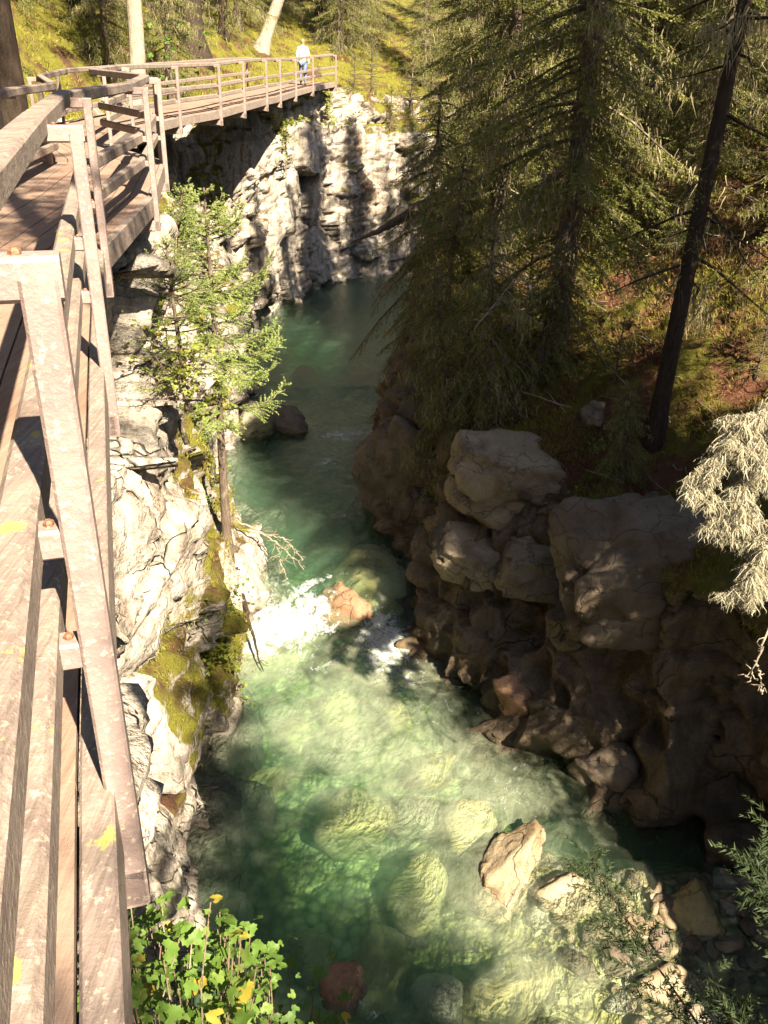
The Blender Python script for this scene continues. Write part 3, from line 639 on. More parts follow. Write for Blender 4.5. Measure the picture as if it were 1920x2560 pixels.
# ------------------------------------------------------------------ conifers
def conifer_data(seed, H, r0, c0, Lmax, nbr, twd, nden, nl, nw, droop=.35, elev=(-18, 35), tipup=.12, fan=1., lich=0., lichL=.4, power=.8, bare=0., az=None, shape=None, bt=1.):
    rng = np.random.default_rng(seed)
    t = np.sort(rng.random(nbr)**.9); h = H*(c0+(1-c0)*t*.985); L = Lmax*((1-t)**power)*rng.uniform(.55, 1.12, nbr)+.12
    if shape: L *= np.interp(t, *shape)
    az_ = (np.arange(nbr)*2.39996+rng.uniform(-.5, .5, nbr)) if az is None else rng.uniform(az[0], az[1], nbr)
    el = np.radians(elev[0]+(elev[1]-elev[0])*t+rng.uniform(-10, 10, nbr)); dr = droop*rng.uniform(.6, 1.4, nbr)
    D = np.stack([np.cos(az_), np.sin(az_), 0*az_], 1)
    def axis(i, s):
        r_ = L[i]*s*np.cos(el[i]); z = L[i]*(s*np.sin(el[i])-dr[i]*s**1.7+tipup*s**4)
        return D[i]*r_[:, None]+np.stack([0*z, 0*z, h[i]+z], 1)
    wood = MB()
    for i in range(nbr):
        s = np.linspace(0, 1, 6); P = axis(np.full(6, i), s); P[1:, :2] += rng.normal(0, .02*L[i], (5, 2))
        wood.tube(P, np.linspace((.012+.010*L[i])*bt, .004*bt, 6), 4, cap=False)
    out = {}
    # twigs
    nt = np.maximum(3, (L*twd*rng.uniform(.7, 1.3, nbr)).astype(int)); nt[rng.random(nbr) < bare] = 0
    bi = np.repeat(np.arange(nbr), nt); n = len(bi); s = .10+.90*rng.random(n)**.85
    p = axis(bi, s); p2 = axis(bi, np.minimum(s+.03, 1.03)); tan = p2-axis(bi, s-.02); tan /= np.linalg.norm(tan, axis=1)[:, None]
    lat = np.cross(tan, [0, 0, 1.]); lat /= np.linalg.norm(lat, axis=1)[:, None]+1e-9
    sg = np.where(rng.random(n) < .5, -1, 1.); an = np.radians(rng.uniform(20, 75, n))
    td = tan*np.cos(an)[:, None]+lat*(sg*np.sin(an))[:, None]+np.stack([0*s, 0*s, rng.normal(-.18*droop/.35, .22, n)], 1); td /= np.linalg.norm(td, axis=1)[:, None]
    tl = np.clip(fan*(.10+.34*L[bi]*(1.02-s)**.7*rng.uniform(.5, 1.1, n)), .09, .85)
    # needles
    nn = np.maximum(4, (tl*nden).astype(int)); ti = np.repeat(np.arange(n), nn); m = len(ti); u = rng.random(m)
    q = p[ti]+td[ti]*(tl[ti]*u)[:, None]; q[:, 2] -= .25*droop*tl[ti]*u**2
    rv = rng.normal(size=(m, 3)); rv[:, 2] *= .3; rv -= td[ti]*np.sum(rv*td[ti], 1)[:, None]; rv /= np.linalg.norm(rv, axis=1)[:, None]+1e-9
    nd_ = td[ti]*.75+rv*.75; nd_ /= np.linalg.norm(nd_, axis=1)[:, None]
    side = np.cross(nd_, rng.normal(size=(m, 3))); side /= np.linalg.norm(side, axis=1)[:, None]+1e-9
    ln = nl*rng.uniform(.7, 1.25, m)*(1-.35*u); w = nw*rng.uniform(.7, 1.2, m)
    V = np.stack([q-side*w[:, None], q+side*w[:, None], q+nd_*ln[:, None]], 1).reshape(-1, 3)
    av = np.repeat(np.clip(.15+.75*(u*.5+.5*s[ti])**2*rng.uniform(.3, 1.1, m), 0, 1), 3)
    out['needles'] = (V, np.arange(m*3).reshape(-1, 3), av); out['wood'] = wood
    if lich > 0:
        m = int(lich*L.sum()); cw = L*rng.random(nbr)**3; bi = rng.choice(nbr, m, p=cw/cw.sum()); s = np.clip(np.round(rng.random(m)*7)/7+rng.normal(0, .04, m), .03, 1); p = axis(bi, s)+rng.normal(0, 1, (m, 3))*np.array([.10, .10, .03])*np.clip(L[bi], .3, 2)[:, None]
        ln = lichL*rng.uniform(.2, 1.25, m); sg_ = 3; a_ = rng.uniform(0, np.pi, m); w = np.stack([np.cos(a_), np.sin(a_), 0*a_], 1)*(.008*rng.uniform(.6, 1.5, m))[:, None]
        Vs = []
        sw = rng.normal(0, .10, (m, 2))*ln[:, None]*3
        for k in range(sg_+1):
            f = k/sg_; c = p.copy(); c[:, 2] -= ln*f; c[:, :2] += sw*f+rng.normal(0, .012, (m, 2))*(k > 0)
            Vs += [c-w*(1.1-f), c+w*(1.1-f)]
        V = np.stack(Vs, 1).reshape(-1, 3); b_ = np.arange(m)[:, None]*(2*sg_+2)
        Q = np.concatenate([np.stack([b_+2*k, b_+2*k+1, b_+2*k+3, b_+2*k+2], -1).reshape(-1, 4) for k in range(sg_)])
        out['lichen'] = (V, Q, np.repeat(rng.random(m), 2*sg_+2))
    return out
def trunk_mesh(seed, H, r0, mat, lean=(0, 0), flare=.6, wig=.02, sides=12, bend=0.):
    z = np.concatenate([[-.5], np.linspace(0, H, 22)]); f = np.clip(z/H, 0, 1); rng = np.random.default_rng(seed)
    P = np.stack([lean[0]*z+wig*H*.2*np.sin(f*5+seed)+bend*np.exp(-z/.8), lean[1]*z+wig*H*.2*np.cos(f*4+seed), z], 1)
    r = r0*(1-f)**.85+.012+r0*flare*np.exp(-np.maximum(z, 0)/.25)
    mb = MB(); mb.tube(P, r, sides); V = mb.V[0]; mb.V[0] = V+(.10*r0*fbm(V*np.array([4, 4, 1.2]), 3, seed))[:, None]*np.array([1, 1, 0])
    return mb.build('trunk', mat)
PROTO = {}
def proto(key, seed, H, r0, bark, nmat, lmat=None, tr=None, **kw):
    d = conifer_data(seed, H, r0, **kw); p = {'trunk': trunk_mesh(seed, H, r0, bark, **(tr or {}))}
    V, T, a = d['needles']; p['crown'] = mesh('crown', V, T, nmat, False, {'v': a}); p['branches'] = d['wood'].build('branches', bark, False)
    if 'lichen' in d: V, Q, a = d['lichen']; p['hanging_lichen'] = mesh('hanging_lichen', V, Q, lmat or LICHEN, False, {'v': a})
    PROTO[key] = p
def plant(key, x, y, label, name='spruce_tree', cat='tree', rot=0, sc=1., group=None, z=None, tilt=(0, 0), sink=.05):
    o = obj(name, None, label=label, cat=cat, group=group, loc=(x, y, (gz(x, y) if z is None else z)-sink)); o.rotation_euler = (tilt[0], tilt[1], rot); o.scale = (sc, sc, sc)
    for k, me in PROTO[key].items(): obj(k, me, o, kind='stuff' if k in ('branches', 'hanging_lichen') else None)
    return o
proto('big', 1, 17, .24, BARK, NEEDLE, c0=.05, Lmax=3.0, nbr=210, twd=28, nden=38, nl=.075, nw=.014, droop=.42, elev=(-24, 35), lich=30, lichL=.34, power=.6)
proto('big2', 2, 16, .22, BARK, NEEDLE_SUN, c0=.05, Lmax=2.7, nbr=210, twd=28, nden=34, nl=.062, nw=.012, droop=.4, lich=36, lichL=.32, power=.6)
proto('mid', 3, 11, .15, BARK, NEEDLE_SUN, c0=.03, Lmax=2.1, nbr=190, twd=30, nden=34, nl=.06, nw=.012, droop=.32, lich=28, lichL=.28, power=.75)
proto('dark', 4, 15, .2, BARK_DARK, NEEDLE, c0=.07, Lmax=2.6, nbr=200, twd=28, nden=34, nl=.062, nw=.012, droop=.38, lich=26, lichL=.32, power=.65)
proto('bare', 5, 17, .145, BARK_DARK, NEEDLE, c0=.16, Lmax=1.7, nbr=75, twd=9, nden=26, nl=.055, nw=.010, droop=.35, lich=45, lichL=.45, power=.5, bare=.45, tr=dict(flare=.3))
proto('young', 6, 2.6, .04, BARK, NEEDLE_SUN, c0=.05, Lmax=.85, nbr=70, twd=26, nden=45, nl=.04, nw=.007, droop=.2, elev=(-5, 45), power=.8)
proto('fir', 7, 7.9, .10, BARK, NEEDLE_FIR, c0=.42, Lmax=1.75, nbr=58, twd=46, nden=110, nl=.05, nw=.010, droop=.24, elev=(-10, 30), tipup=.45, power=.5, fan=1.1, tr=dict(flare=.35, wig=.012))

proto('tall', 8, 19, .23, BARK, NEEDLE, c0=.30, Lmax=2.7, nbr=200, twd=30, nden=36, nl=.065, nw=.014, droop=.4, lich=30, lichL=.35, power=.45)
proto('dense', 9, 18, .23, BARK, NEEDLE, c0=.10, Lmax=2.6, nbr=260, twd=40, nden=36, nl=.07, nw=.017, droop=.4, lich=5, lichL=.3, power=.35)
LOOK = {'mid': 'bushy yellow green spruce', 'big': 'tall dark lichen hung spruce', 'tall': 'tall spruce', 'big2': 'tall yellow green spruce with hanging lichen', 'dark': 'dark green spruce'}
PROTO['tall_dark'] = {**PROTO['tall'], 'trunk': trunk_mesh(8, 19, .23, BARK_DARK)}
proto('high', 28, 19, .2, BARK, NEEDLE, c0=.47, Lmax=2.3, nbr=110, twd=26, nden=34, nl=.065, nw=.014, droop=.35, elev=(-10, 35), lich=10, lichL=.3, power=.5)
RSL = 'spruces in the wood on the right slope'
plant('big', 3.5, 17.9, 'tallest shaggy spruce hung with lichen, rooted above the big pale slab on the right bank', rot=.6)
plant('big', 2.7, 22.6, 'shaggy lichen hung spruce on the rim of the right wall, behind the tallest one', rot=2.5, sc=.85)
_h = BV[1].ray_cast(Vector(EYE), Vector(ray(1642, 1085)))[0]
plant('bare', _h.x, _h.y, 'dark straight leaning trunk with sparse dead twigs on the mossy right slope', name='leaning_spruce', rot=1.0, tilt=(0, .10))
plant('big2', 7.6, 22.0, 'lichen hung spruce upslope of the dark leaning trunk', rot=.3, sc=.9)
plant('mid', 5.2, 27.5, 'yellow green spruce behind the shaggy spruces of the right bank', rot=1.3)
plant('dark', 2.0, 28.5, 'dark spruce leaning over the far pool from the rim of the right wall', rot=2.2, sc=.85, tilt=(0, -.08))
plant('dense', 2.9, 32.0, 'dense dark spruce at the rim where the gorge bends', rot=1.2, sc=.8)
bg = [('big2', 10.5, 27), ('mid', 13, 24), ('big', 15, 31), ('mid', 8.5, 32), ('big2', 4.6, 34), ('dark', 11.5, 37), ('big2', 17, 40), ('mid', 20, 33), ('dark', 22, 42), ('mid', 10.8, 20.5), ('big2', 13.5, 17.5), ('mid', 7.2, 36.5), ('big2', 14.5, 27), ('dark', 18, 27), ('mid', 2.6, 37.5), ('mid', 9.3, 24.2), ('mid', 6.6, 19.8), ('big2', 9.6, 18.2), ('mid', 12, 21.8), ('big2', 6.4, 25.2), ('mid', 8.2, 28.3), ('mid', 11.2, 30.4), ('big2', 13.4, 34), ('mid', 3.6, 31), ('mid', 16.2, 22), ('mid', 7.9, 16.4)]
for i, (k, x, y) in enumerate(bg):
    plant(k, x, y, LOOK[k]+' in the crowded wood on the right slope', rot=i*1.7, sc=.8+.1*(i % 4), group=RSL)
fg = [('mid', 1.5, 51), ('big2', 4, 54), ('dark', -2.2, 58), ('mid', 7, 51), ('big2', 10, 56), ('dark', 14, 54), ('mid', 2, 62), ('big2', -6, 62), ('dark', 6, 65), ('mid', 18, 58), ('big2', -9, 68), ('dark', 12, 68), ('mid', 24, 56), ('big2', 27, 64), ('dark', 0, 72), ('mid', -4, 68), ('big2', 3, 76), ('dark', 9, 76), ('mid', -12, 76), ('big2', 18, 72), ('mid', -2.5, 53.5)]
for i, (k, x, y) in enumerate(fg):
    plant(k, x, y, LOOK[k]+' in the sunlit wood beyond the far cliff', rot=i*2.1, sc=.85+.12*(i % 3), group='spruces beyond the far cliff')
lg = [('mid', -12.6, 33), ('big2', -14, 38), ('mid', -10.8, 43), ('dark', -9.5, 52), ('big2', -15, 45), ('mid', -16, 52), ('dark', -20, 46), ('mid', -20, 36), ('dark', -18, 28), ('big2', -11, 48.5), ('mid', -13, 57), ('dark', -18, 60), ('mid', -24, 40), ('big2', -25, 52)]
for i, (k, x, y) in enumerate(lg):
    plant(k, x, y, LOOK[k]+' on the mossy hillside above the far boardwalk', rot=i*1.1, sc=.8+.12*(i % 3), group='spruces on the left hillside')
plant('tall_dark', -5.75, 13.9, 'spruce with thick dark trunk close behind the inner railing of the near boardwalk', rot=.4, sc=1.1)
# trees downstream and behind the viewpoint, on the banks, that shade the canyon
sh = [('tall', 6.9, 8.9), ('tall', 6.9, 10.9), ('dense', 8.5, 5.4), ('dense', 7.4, 7.3), ('dense', 9.7, 3.0), ('tall', 6.2, -3.4), ('big', 14.5, -2), ('tall', 9.2, -9), ('high', 1.75, -.8), ('bare', 3.5, -5.0)]
for i, (k, x, y) in enumerate(sh):
    plant(k, x, y, 'tall spruce on the canyon rim downstream of the viewpoint', tilt=(-.11, 0) if (x, y) == (1.75, -.8) else (0, 0), rot=i*1.9*((x, y) != (1.75, -.8)), sc=.78 if (x, y) == (6.9, 10.9) else 1.0, group='spruces on the rim downstream')
proto('young_fir', 16, 2.4, .04, BARK, NEEDLE_FIR, c0=.05, Lmax=1.0, nbr=60, twd=34, nden=60, nl=.045, nw=.008, droop=.2, elev=(-5, 45), power=.7, tipup=.3)
for i, (px, py, s) in enumerate([(440, 600, .7), (425, 700, .7), (460, 880, .7), (450, 990, .6)]):
    h_ = BV[0].ray_cast(Vector(EYE), Vector(ray(px, py+60)))
    if h_[0]: plant('young_fir', h_[0].x, h_[0].y, 'small bushy fir clinging to the sunlit left wall beside the tall young fir', name='small_fir', z=h_[0].z, rot=i, sc=s, sink=.1, group='small firs on the left wall', tilt=(0, .25))
for i, (k, px, py, Y) in enumerate([('mid', 270, 120, 33), ('mid', 420, 140, 35), ('dark', 560, 140, 46), ('mid', 320, 60, 38), ('big2', 600, 120, 50), ('mid', 460, 120, 44), ('big2', 700, 110, 55), ('dark', 760, 80, 60), ('mid', 850, 110, 52), ('big2', 910, 90, 56), ('mid', 230, 60, 36)]):
    c = aty(px, py, Y); plant(k, c[0], c[1], LOOK[k]+' with low boughs behind the far railing', rot=i*1.3, sc=.8+.1*(i % 3), group='spruces behind the far railing')
proto('weeping', 21, 4.6, .07, BARK, NEEDLE, c0=.04, Lmax=1.6, nbr=90, twd=34, nden=44, nl=.05, nw=.010, droop=.75, elev=(-30, 30), lich=22, lichL=.22, power=.5)
for i, (px, py, s, lb) in enumerate([(1120, 1075, .8, 'drooping spruce hanging over the rim beside the rock prow'), (1215, 1075, .95, 'drooping spruce spilling over the edge of the big pale slab'), (1090, 920, 1.1, 'drooping spruce on the mossy rim upstream of the pale slab'), (1330, 985, .7, 'small drooping spruce behind the big pale slab'), (1060, 760, 1.2, 'drooping spruce on the rim above the shaded upper pool'), (1560, 1215, .42, 'low dark spruce on the mossy top of the massive grey block')]):
    h_ = BV[1].ray_cast(Vector(EYE), Vector(ray(px, py)))
    if h_[0]: plant('weeping', h_[0].x, h_[0].y, lb, z=h_[0].z, rot=i*1.1, sc=s, sink=.1, tilt=(0, -.12))
# left-hand spruces outside the view, added to block sky light over the canyon
for i, (k, x, y) in enumerate([('dense', -6, 4), ('dense', -7.5, 9), ('dense', -5.5, -2), ('dense', -9, 1), ('dense', -10, 13), ('dense', -9.5, 18.5), ('dense', -3, -7), ('dense', -11, 7), ('dense', -12, 22)]):
    plant(k, x, y, 'unseen dense spruce added above the near boardwalk to block sky light', rot=i*1.7, sc=1.0, group='unseen spruces added above the near boardwalk')
# individual background trunks
def trunk_tree(pb, Y, r, H, mat, label, lean=(0, 0), bend=0., key='mid', sc=1.):
    c = aty(*pb, Y); z = gz(c[0], c[1]); o = obj('spruce_tree', None, label=label, cat='tree', loc=(c[0], c[1], z-.1))
    obj('trunk', trunk_mesh(int(Y), H, r, mat, lean, bend=bend), o)
    d = conifer_data(int(Y*7), H, r, c0=.45, Lmax=2.2, nbr=90, twd=20, nden=30, nl=.065, nw=.013, droop=.4, lich=50, lichL=.4, power=.5)
    V, T, a = d['needles']; V = V+V[:, 2:3]*np.array([lean[0], lean[1], 0]); obj('crown', mesh('crown', V, T, NEEDLE_SUN, False, {'v': a}), o)
    V, Q, a = d['lichen']; V = V+V[:, 2:3]*np.array([lean[0], lean[1], 0]); obj('hanging_lichen', mesh('hanging_lichen', V, Q, LICHEN, False, {'v': a}), o)
trunk_tree((655, 150), 48, .30, 13, BARK_PALE, 'pale sunlit trunk leaning steeply beside the far end of the railing', lean=(.42, .05))
trunk_tree((352, 140), 29, .26, 14, BARK_PALE, 'pale sunlit trunk with a curved foot on the mossy hillside', bend=-.5)
trunk_tree((490, 170), 41, .50, 16, BARK_DARK, 'very broad dark trunk behind the middle of the far railing')
trunk_tree((795, 90), 56, .22, 15, BARK_DARK, 'slim dark trunk beyond the far end of the railing', lean=(.12, 0))
c = atz(575, 1400, 1.1)
plant('fir', c[0]-.02, c[1], 'young bright green fir with bare lower trunk growing from the left ledge', name='fir_tree', rot=2.2, sc=.9)
for i, (x, y, s) in enumerate([(-1.2, 46.8, 1.), (-.2, 46.2, .8), (.8, 47.2, 1.1), (-2.0, 46.4, .7), (1.8, 48, 1.2)]):
    plant('young', x, y, 'small sunlit spruce sapling at the rim of the far cliff', name='sapling', rot=i, sc=s, group='saplings on the far rim')
for i, (x, y, s) in enumerate([(6.3, 14.2, .5), (4.4, 14.4, .45), (7.2, 17.5, .6), (4.4, 16.0, .5), (8, 19, .9), (5.9, 18.3, .8), (9.2, 16.8, .8), (5.2, 20.6, .9), (6.4, 24, 1.2), (9.2, 21.8, 1.), (3.2, 20, .8), (4.2, 24.5, 1.2)]):
    plant('young', x, y, 'low spruce sapling on the mossy right slope', name='sapling', rot=i, sc=s, group='saplings on the right slope')

# ------------------------------------------------------------------ lichen draped boughs reaching in from the right
def bough_mesh(paths, seed, lden, llen, wl, tw=.35, ntw=26):
    rng = np.random.default_rng(seed); wood = MB(); Vs = []; Qs = []; As = []; n0 = 0
    for P, r in paths:
        P = np.asarray(P, float); s = np.linspace(0, 1, 24); k = np.linspace(0, 1, len(P)); C = np.stack([np.interp(s, k, P[:, j]) for j in range(3)], 1); C = smooth1(C, 3, 0); C[1:] += rng.normal(0, .012, (23, 3))
        wood.tube(C, np.linspace(r, .008, 24), 6); L = np.linalg.norm(np.diff(C, axis=0), axis=1).sum(); hosts = [C]
        for _ in range(int(ntw*L/3)+2):
            t = rng.uniform(.15, 1); p = np.array([np.interp(t, s, C[:, j]) for j in range(3)]); d = rng.normal(size=3)*np.array([1, 1, .5])+np.array([0, 0, -.35]); d /= np.linalg.norm(d)
            l = tw*rng.uniform(.4, 1.3)*(1.2-.6*t); q = p+d*l*np.linspace(0, 1, 5)[:, None]; q[:, 2] -= .12*l*np.linspace(0, 1, 5)**2; q += rng.normal(0, .012, (5, 3))*(np.arange(5) > 0)[:, None]
            wood.tube(q, np.linspace(.009, .003, 5), 4); hosts.append(q)
        for Hh in hosts:
            l = np.linalg.norm(np.diff(Hh, axis=0), axis=1).sum(); m = int(lden*l); t = rng.random(m); kk = np.linspace(0, 1, len(Hh))
            p = np.stack([np.interp(t, kk, Hh[:, j]) for j in range(3)], 1)+rng.normal(0, .015, (m, 3)); ln = llen*rng.uniform(.2, 1.2, m); an = rng.uniform(0, np.pi, m)
            w = np.stack([np.cos(an), np.sin(an), 0*an], 1)*(wl*rng.uniform(.5, 1.4, m))[:, None]; sw = rng.normal(0, .35, (m, 2))*ln[:, None]; lay = []
            for k_ in range(4):
                f = k_/3; c_ = p.copy(); c_[:, 2] -= ln*f*(1-.25*f); c_[:, :2] += sw*np.sin(f*2)+rng.normal(0, .01, (m, 2))*(k_ > 0); lay += [c_-w*(1.1-f), c_+w*(1.1-f)]
            V = np.stack(lay, 1).reshape(-1, 3); b_ = n0+np.arange(m)[:, None]*8
            Qs.append(np.concatenate([np.stack([b_+2*k_, b_+2*k_+1, b_+2*k_+3, b_+2*k_+2], -1).reshape(-1, 4) for k_ in range(3)])); Vs.append(V); As.append(np.repeat(rng.random(m), 8)); n0 += len(V)
    return wood, (np.concatenate(Vs), np.concatenate(Qs), np.concatenate(As)) if Vs else None
t0 = np.array([6.7, 8.2, 0.])
root = obj('spruce_tree', None, label='spruce at the right rim reaching boughs of pale sunlit lichen over the dark hollow', cat='tree', loc=(t0[0], t0[1], gz(t0[0], t0[1])-.1)); off = np.array(root.location)
obj('trunk', trunk_mesh(91, 15, .2, BARK, wig=.01), root)
pt = lambda x, y, Y: aty(x, y, Y)-off
paths = [([(0, 0, 4.6), pt(2060, 960, 8.0), pt(1900, 1035, 7.8), pt(1800, 1120, 7.7), pt(1722, 1250, 7.6)], .03), ([(0, 0, 4.4), pt(2060, 1040, 7.9), pt(1930, 1130, 7.7), pt(1850, 1240, 7.6), pt(1800, 1330, 7.5)], .025), ([(0, 0, 4.3), pt(2080, 1060, 8.2), pt(1960, 1100, 8.1), pt(1880, 1200, 8.0)], .025),
         ([(0, 0, 4.0), pt(2060, 1250, 7.8), pt(1950, 1330, 7.6), pt(1890, 1420, 7.5), pt(1860, 1490, 7.4)], .02)]
wd, li = bough_mesh(paths, 4, 520, .15, .0042, .34, 56)
obj('boughs', wd.build('boughs', DEADWOOD), root); obj('hanging_lichen', mesh('hanging_lichen', li[0], li[1], LICHEN_PALE, False, {'v': li[2]}), root)
wd, li = bough_mesh([([(0, 0, 3.4), pt(2030, 1460, 7.6), pt(1925, 1560, 7.3), pt(1890, 1650, 7.2), pt(1865, 1715, 7.2)], .018), ([pt(1890, 1650, 7.2), pt(1900, 1690, 7.2), pt(1905, 1740, 7.2)], .010)], 6, 40, .10, .008, .14, 12)
obj('dead_bough', wd.build('dead_bough', DEADWOOD), root)

# ------------------------------------------------------------------ dead wood
def dead(name, paths, seed, label, cat, mat, tw=.3, ntw=12):
    base = np.asarray(paths[0][0][0], float); o = obj(name, None, label=label, cat=cat, loc=base)
    wd, _ = bough_mesh([([np.asarray(p)-base for p in P], r) for P, r in paths], seed, 0, .1, .01, tw, ntw) if False else bough_mesh([([np.asarray(p)-base for p in P], r) for P, r in paths], seed, 1e-6+2, .04, .003, tw, ntw)
    me = wd.build('wood', mat); o2 = o; COL.objects.unlink(o); bpy.data.objects.remove(o)
    return obj(name, me, label=label, cat=cat, loc=base)
dead('dead_pole', [([aty(592, 1420, 15.6), aty(603, 1470, 15.2), aty(630, 1580, 14.1), aty(660, 1685, 13.1)], .085)], 3, 'dark dead pole slanting from the ledge below the fir down to the pool', 'dead wood', BARK_DARK, .35, 9)
dead('dead_branch', [([aty(590, 1300, 16.2), aty(660, 1335, 16.0), aty(710, 1370, 15.9), aty(765, 1430, 15.8)], .025), ([aty(660, 1335, 16.0), aty(710, 1345, 15.9), aty(760, 1400, 15.8)], .015), ([aty(690, 1355, 15.9), aty(700, 1400, 15.8), aty(720, 1450, 15.7)], .012)], 8, 'pale dead twiggy branch reaching from the ledge over the pool', 'branch', DEADWOOD, .35, 40)
dead('fallen_log', [([aty(1120, 490, 25.5), aty(1040, 525, 25.3), aty(950, 575, 25.2), aty(865, 612, 25.2)], .25)], 12, 'thick brown log jutting out over the far pool from the right rim', 'log', BARK, .7, 26)
dead('dead_branch', [([aty(1345, 720, 16.2), aty(1290, 690, 16.0), aty(1220, 780, 15.6), aty(1180, 830, 15.4)], .02)], 15, 'bare drooping branch in front of the litter covered right slope', 'branch', DEADWOOD, .4, 26)

# ------------------------------------------------------------------ leafy shrub below the railing
def leaf_mesh(mat, seed):
    rng = np.random.default_rng(seed); pts = []
    for i in range(21):
        a = -2.5+5.0*i/20; lobe = .62+.38*abs(math.cos(a*1.5))**.7-.13*(i % 2); r = lobe*(1-.10*abs(a))*.5*rng.uniform(.94, 1.06); pts.append((r*math.sin(a), .12+r*math.cos(a), .06*abs(math.sin(a*1.6))-.10*r*r))
    V = np.array([(0, .12, 0)]+pts); T = [[0, i+2, i+1] for i in range(20)]
    return mesh('leaf', V, np.array(T), mat, True, {'v': np.r_[.2, rng.uniform(0, .6, 21)]})
LM = [leaf_mesh(LEAF, i) for i in range(4)]+[leaf_mesh(LEAF_Y, 9)]+[leaf_mesh(LEAF_LIME, i) for i in range(4)]
def shrub(base, tips, seed, label, nleaf, size, name='leafy_shrub', yellow=.08, cat='shrub', lo=.3, extra=0, lime=0):
    rng = np.random.default_rng(seed); base = np.asarray(base, float); root = obj(name, None, label=label, cat=cat, loc=base); curves = []
    for t in tips:
        b = rng.normal(0, .12, 3)*np.array([1, 1, .2]); e = np.asarray(t)-base; k = np.linspace(0, 1, 9)[:, None]
        C = b*(1-k)+e*k+np.array([0, 0, 1.])*(.18*np.linalg.norm(e)*k*(1-k))+rng.normal(0, .015, (9, 3))*(k > 0)
        mb = MB(); mb.tube(C, np.linspace(.0075, .0025, 9), 5); obj('stem', mb.build('stem', TWIG), root); curves.append(C)
    for i in range(nleaf):
        C = curves[i % len(curves)]; t = 8. if i < len(curves) else rng.uniform(lo, 1)*8; j = min(int(t), 7); p = C[j]*(1-t+j)+C[j+1]*(t-j)+rng.normal(0, .075 if i >= len(curves) else .006, 3)*np.array([1, 1, .7])
        o = obj('leaf', LM[4] if rng.random() < yellow else LM[rng.integers(4)+5*lime], root, loc=p); s = size*rng.uniform(.55, 1.25); o.scale = (s, s, s)
        o.rotation_euler = (rng.normal(.25, .35), rng.normal(0, .35), rng.uniform(0, 6.28))
    if extra:
        me = LM[0]; n = len(me.vertices); L0 = np.empty(n*3, np.float32); me.vertices.foreach_get('co', L0); L0 = L0.reshape(-1, 3); T0 = np.array([list(p.vertices) for p in me.polygons]); mb = MB()
        for i in range(extra):
            C = curves[rng.integers(len(curves))]; t = rng.uniform(lo-.15, .98)*8; j = min(int(t), 7); p = C[j]*(1-t+j)+C[j+1]*(t-j)+rng.normal(0, .08, 3)
            e = Matrix.Rotation(rng.uniform(0, 6.28), 3, 'Z') @ Matrix.Rotation(rng.normal(.2, .5), 3, 'X') @ Matrix.Rotation(rng.normal(0, .5), 3, 'Y')
            mb.add((L0*size*rng.uniform(.35, .95)) @ np.array(e).T+p, None, T0, rng.uniform(0, 1))
        obj('foliage', mb.build('foliage', LEAF_LIME if lime else LEAF), root, kind='stuff')
rng = np.random.default_rng(77); tips = []
for i in range(60):
    px = rng.uniform(270, 640); py = rng.uniform(2240, 2580)
    if px > 560: py = max(py, 2330)
    tips.append(aty(px, py, rng.uniform(1.65, 2.15)+.0006*(px-300)))
shrub((-.8, 1.7, gz(-.8, 1.7)), tips, 5, 'bright green shrub with lobed leaves and a few yellow ones below the railing post', 295, .085, lo=.80, extra=700)
tips = []
for i in range(44):
    px = rng.uniform(520, 880); py = rng.uniform(2290+max(0, px-620)*.75, 2590); tips.append(aty(px, py, rng.uniform(2.1, 2.6)))
shrub((-.55, 2.35, gz(-.55, 2.35)), tips, 15, 'dim green shrub with small lobed leaves beside the brighter shrub, over the shaded water', 260, .075, lo=.72, extra=500)
c = aty(435, 150, 31); tips = [c+rng.normal(0, 1, 3)*np.array([.8, .5, .45])+np.array([0, 0, .6]) for i in range(16)]
shrub((c[0], c[1], gz(c[0], c[1])), tips, 6, 'lime green leafy bush behind the far railing, beside the curved trunk', 170, .20, yellow=.0, name='leafy_bush', cat='bush')
for i, (px, py, Y, lb) in enumerate([(520, 1260, 16.6, 'low lime green plant on the ledge to the left of the fir trunk'), (560, 1530, 15.2, 'small lime green plant at the water edge below the soil bank'), (600, 1740, 11.8, 'sprig of green leaves overhanging the pool from the mossy bulge of rock')]):
    c = aty(px, py, Y); h_ = BV[0].ray_cast(Vector(EYE), Vector(ray(px, py))); c = np.array(h_[0]) if h_[0] else c
    shrub(c, [c+rng.normal(0, 1, 3)*.22+np.array([.1, -.05, .18]) for _ in range(7)], 20+i, lb, 45, .085, name='small_plant', yellow=.02, cat='plant')

for i, (px, py, n_, sp, lb) in enumerate([(455, 620, 90, .45, 'sunlit yellow green bush below the far corner of the near railing'), (480, 1010, 100, .45, 'sunlit yellow green bush on the left wall beside the bare fir trunk'), (520, 1180, 90, .4, 'sunlit yellow green bush at the head of the brown soil bank'), (545, 1640, 80, .3, 'yellow green tuft of leaves on the mossy bulge above the pool'), (425, 950, 90, .4, 'yellow green bush on the pale rock under the railing posts'), (700, 330, 90, .6, 'yellow green growth clinging to the far cliff below the person'), (820, 300, 90, .7, 'yellow green growth on the rim of the far cliff'), (1500, 1190, 90, .4, 'dark green bush above the dark cleft beside the massive grey block')]):
    h_ = BV[0 if px < 900 else 1].ray_cast(Vector(EYE), Vector(ray(px, py))); c = np.array(h_[0])
    shrub(c, [c+rng.normal(0, 1, 3)*sp+np.array([.1, -.15, .25]) for _ in range(14)], 40+i, lb, n_, .10 if c[1] < 25 else .2, name='leafy_bush', yellow=.08, cat='bush', lime=int(px < 900), extra=350)
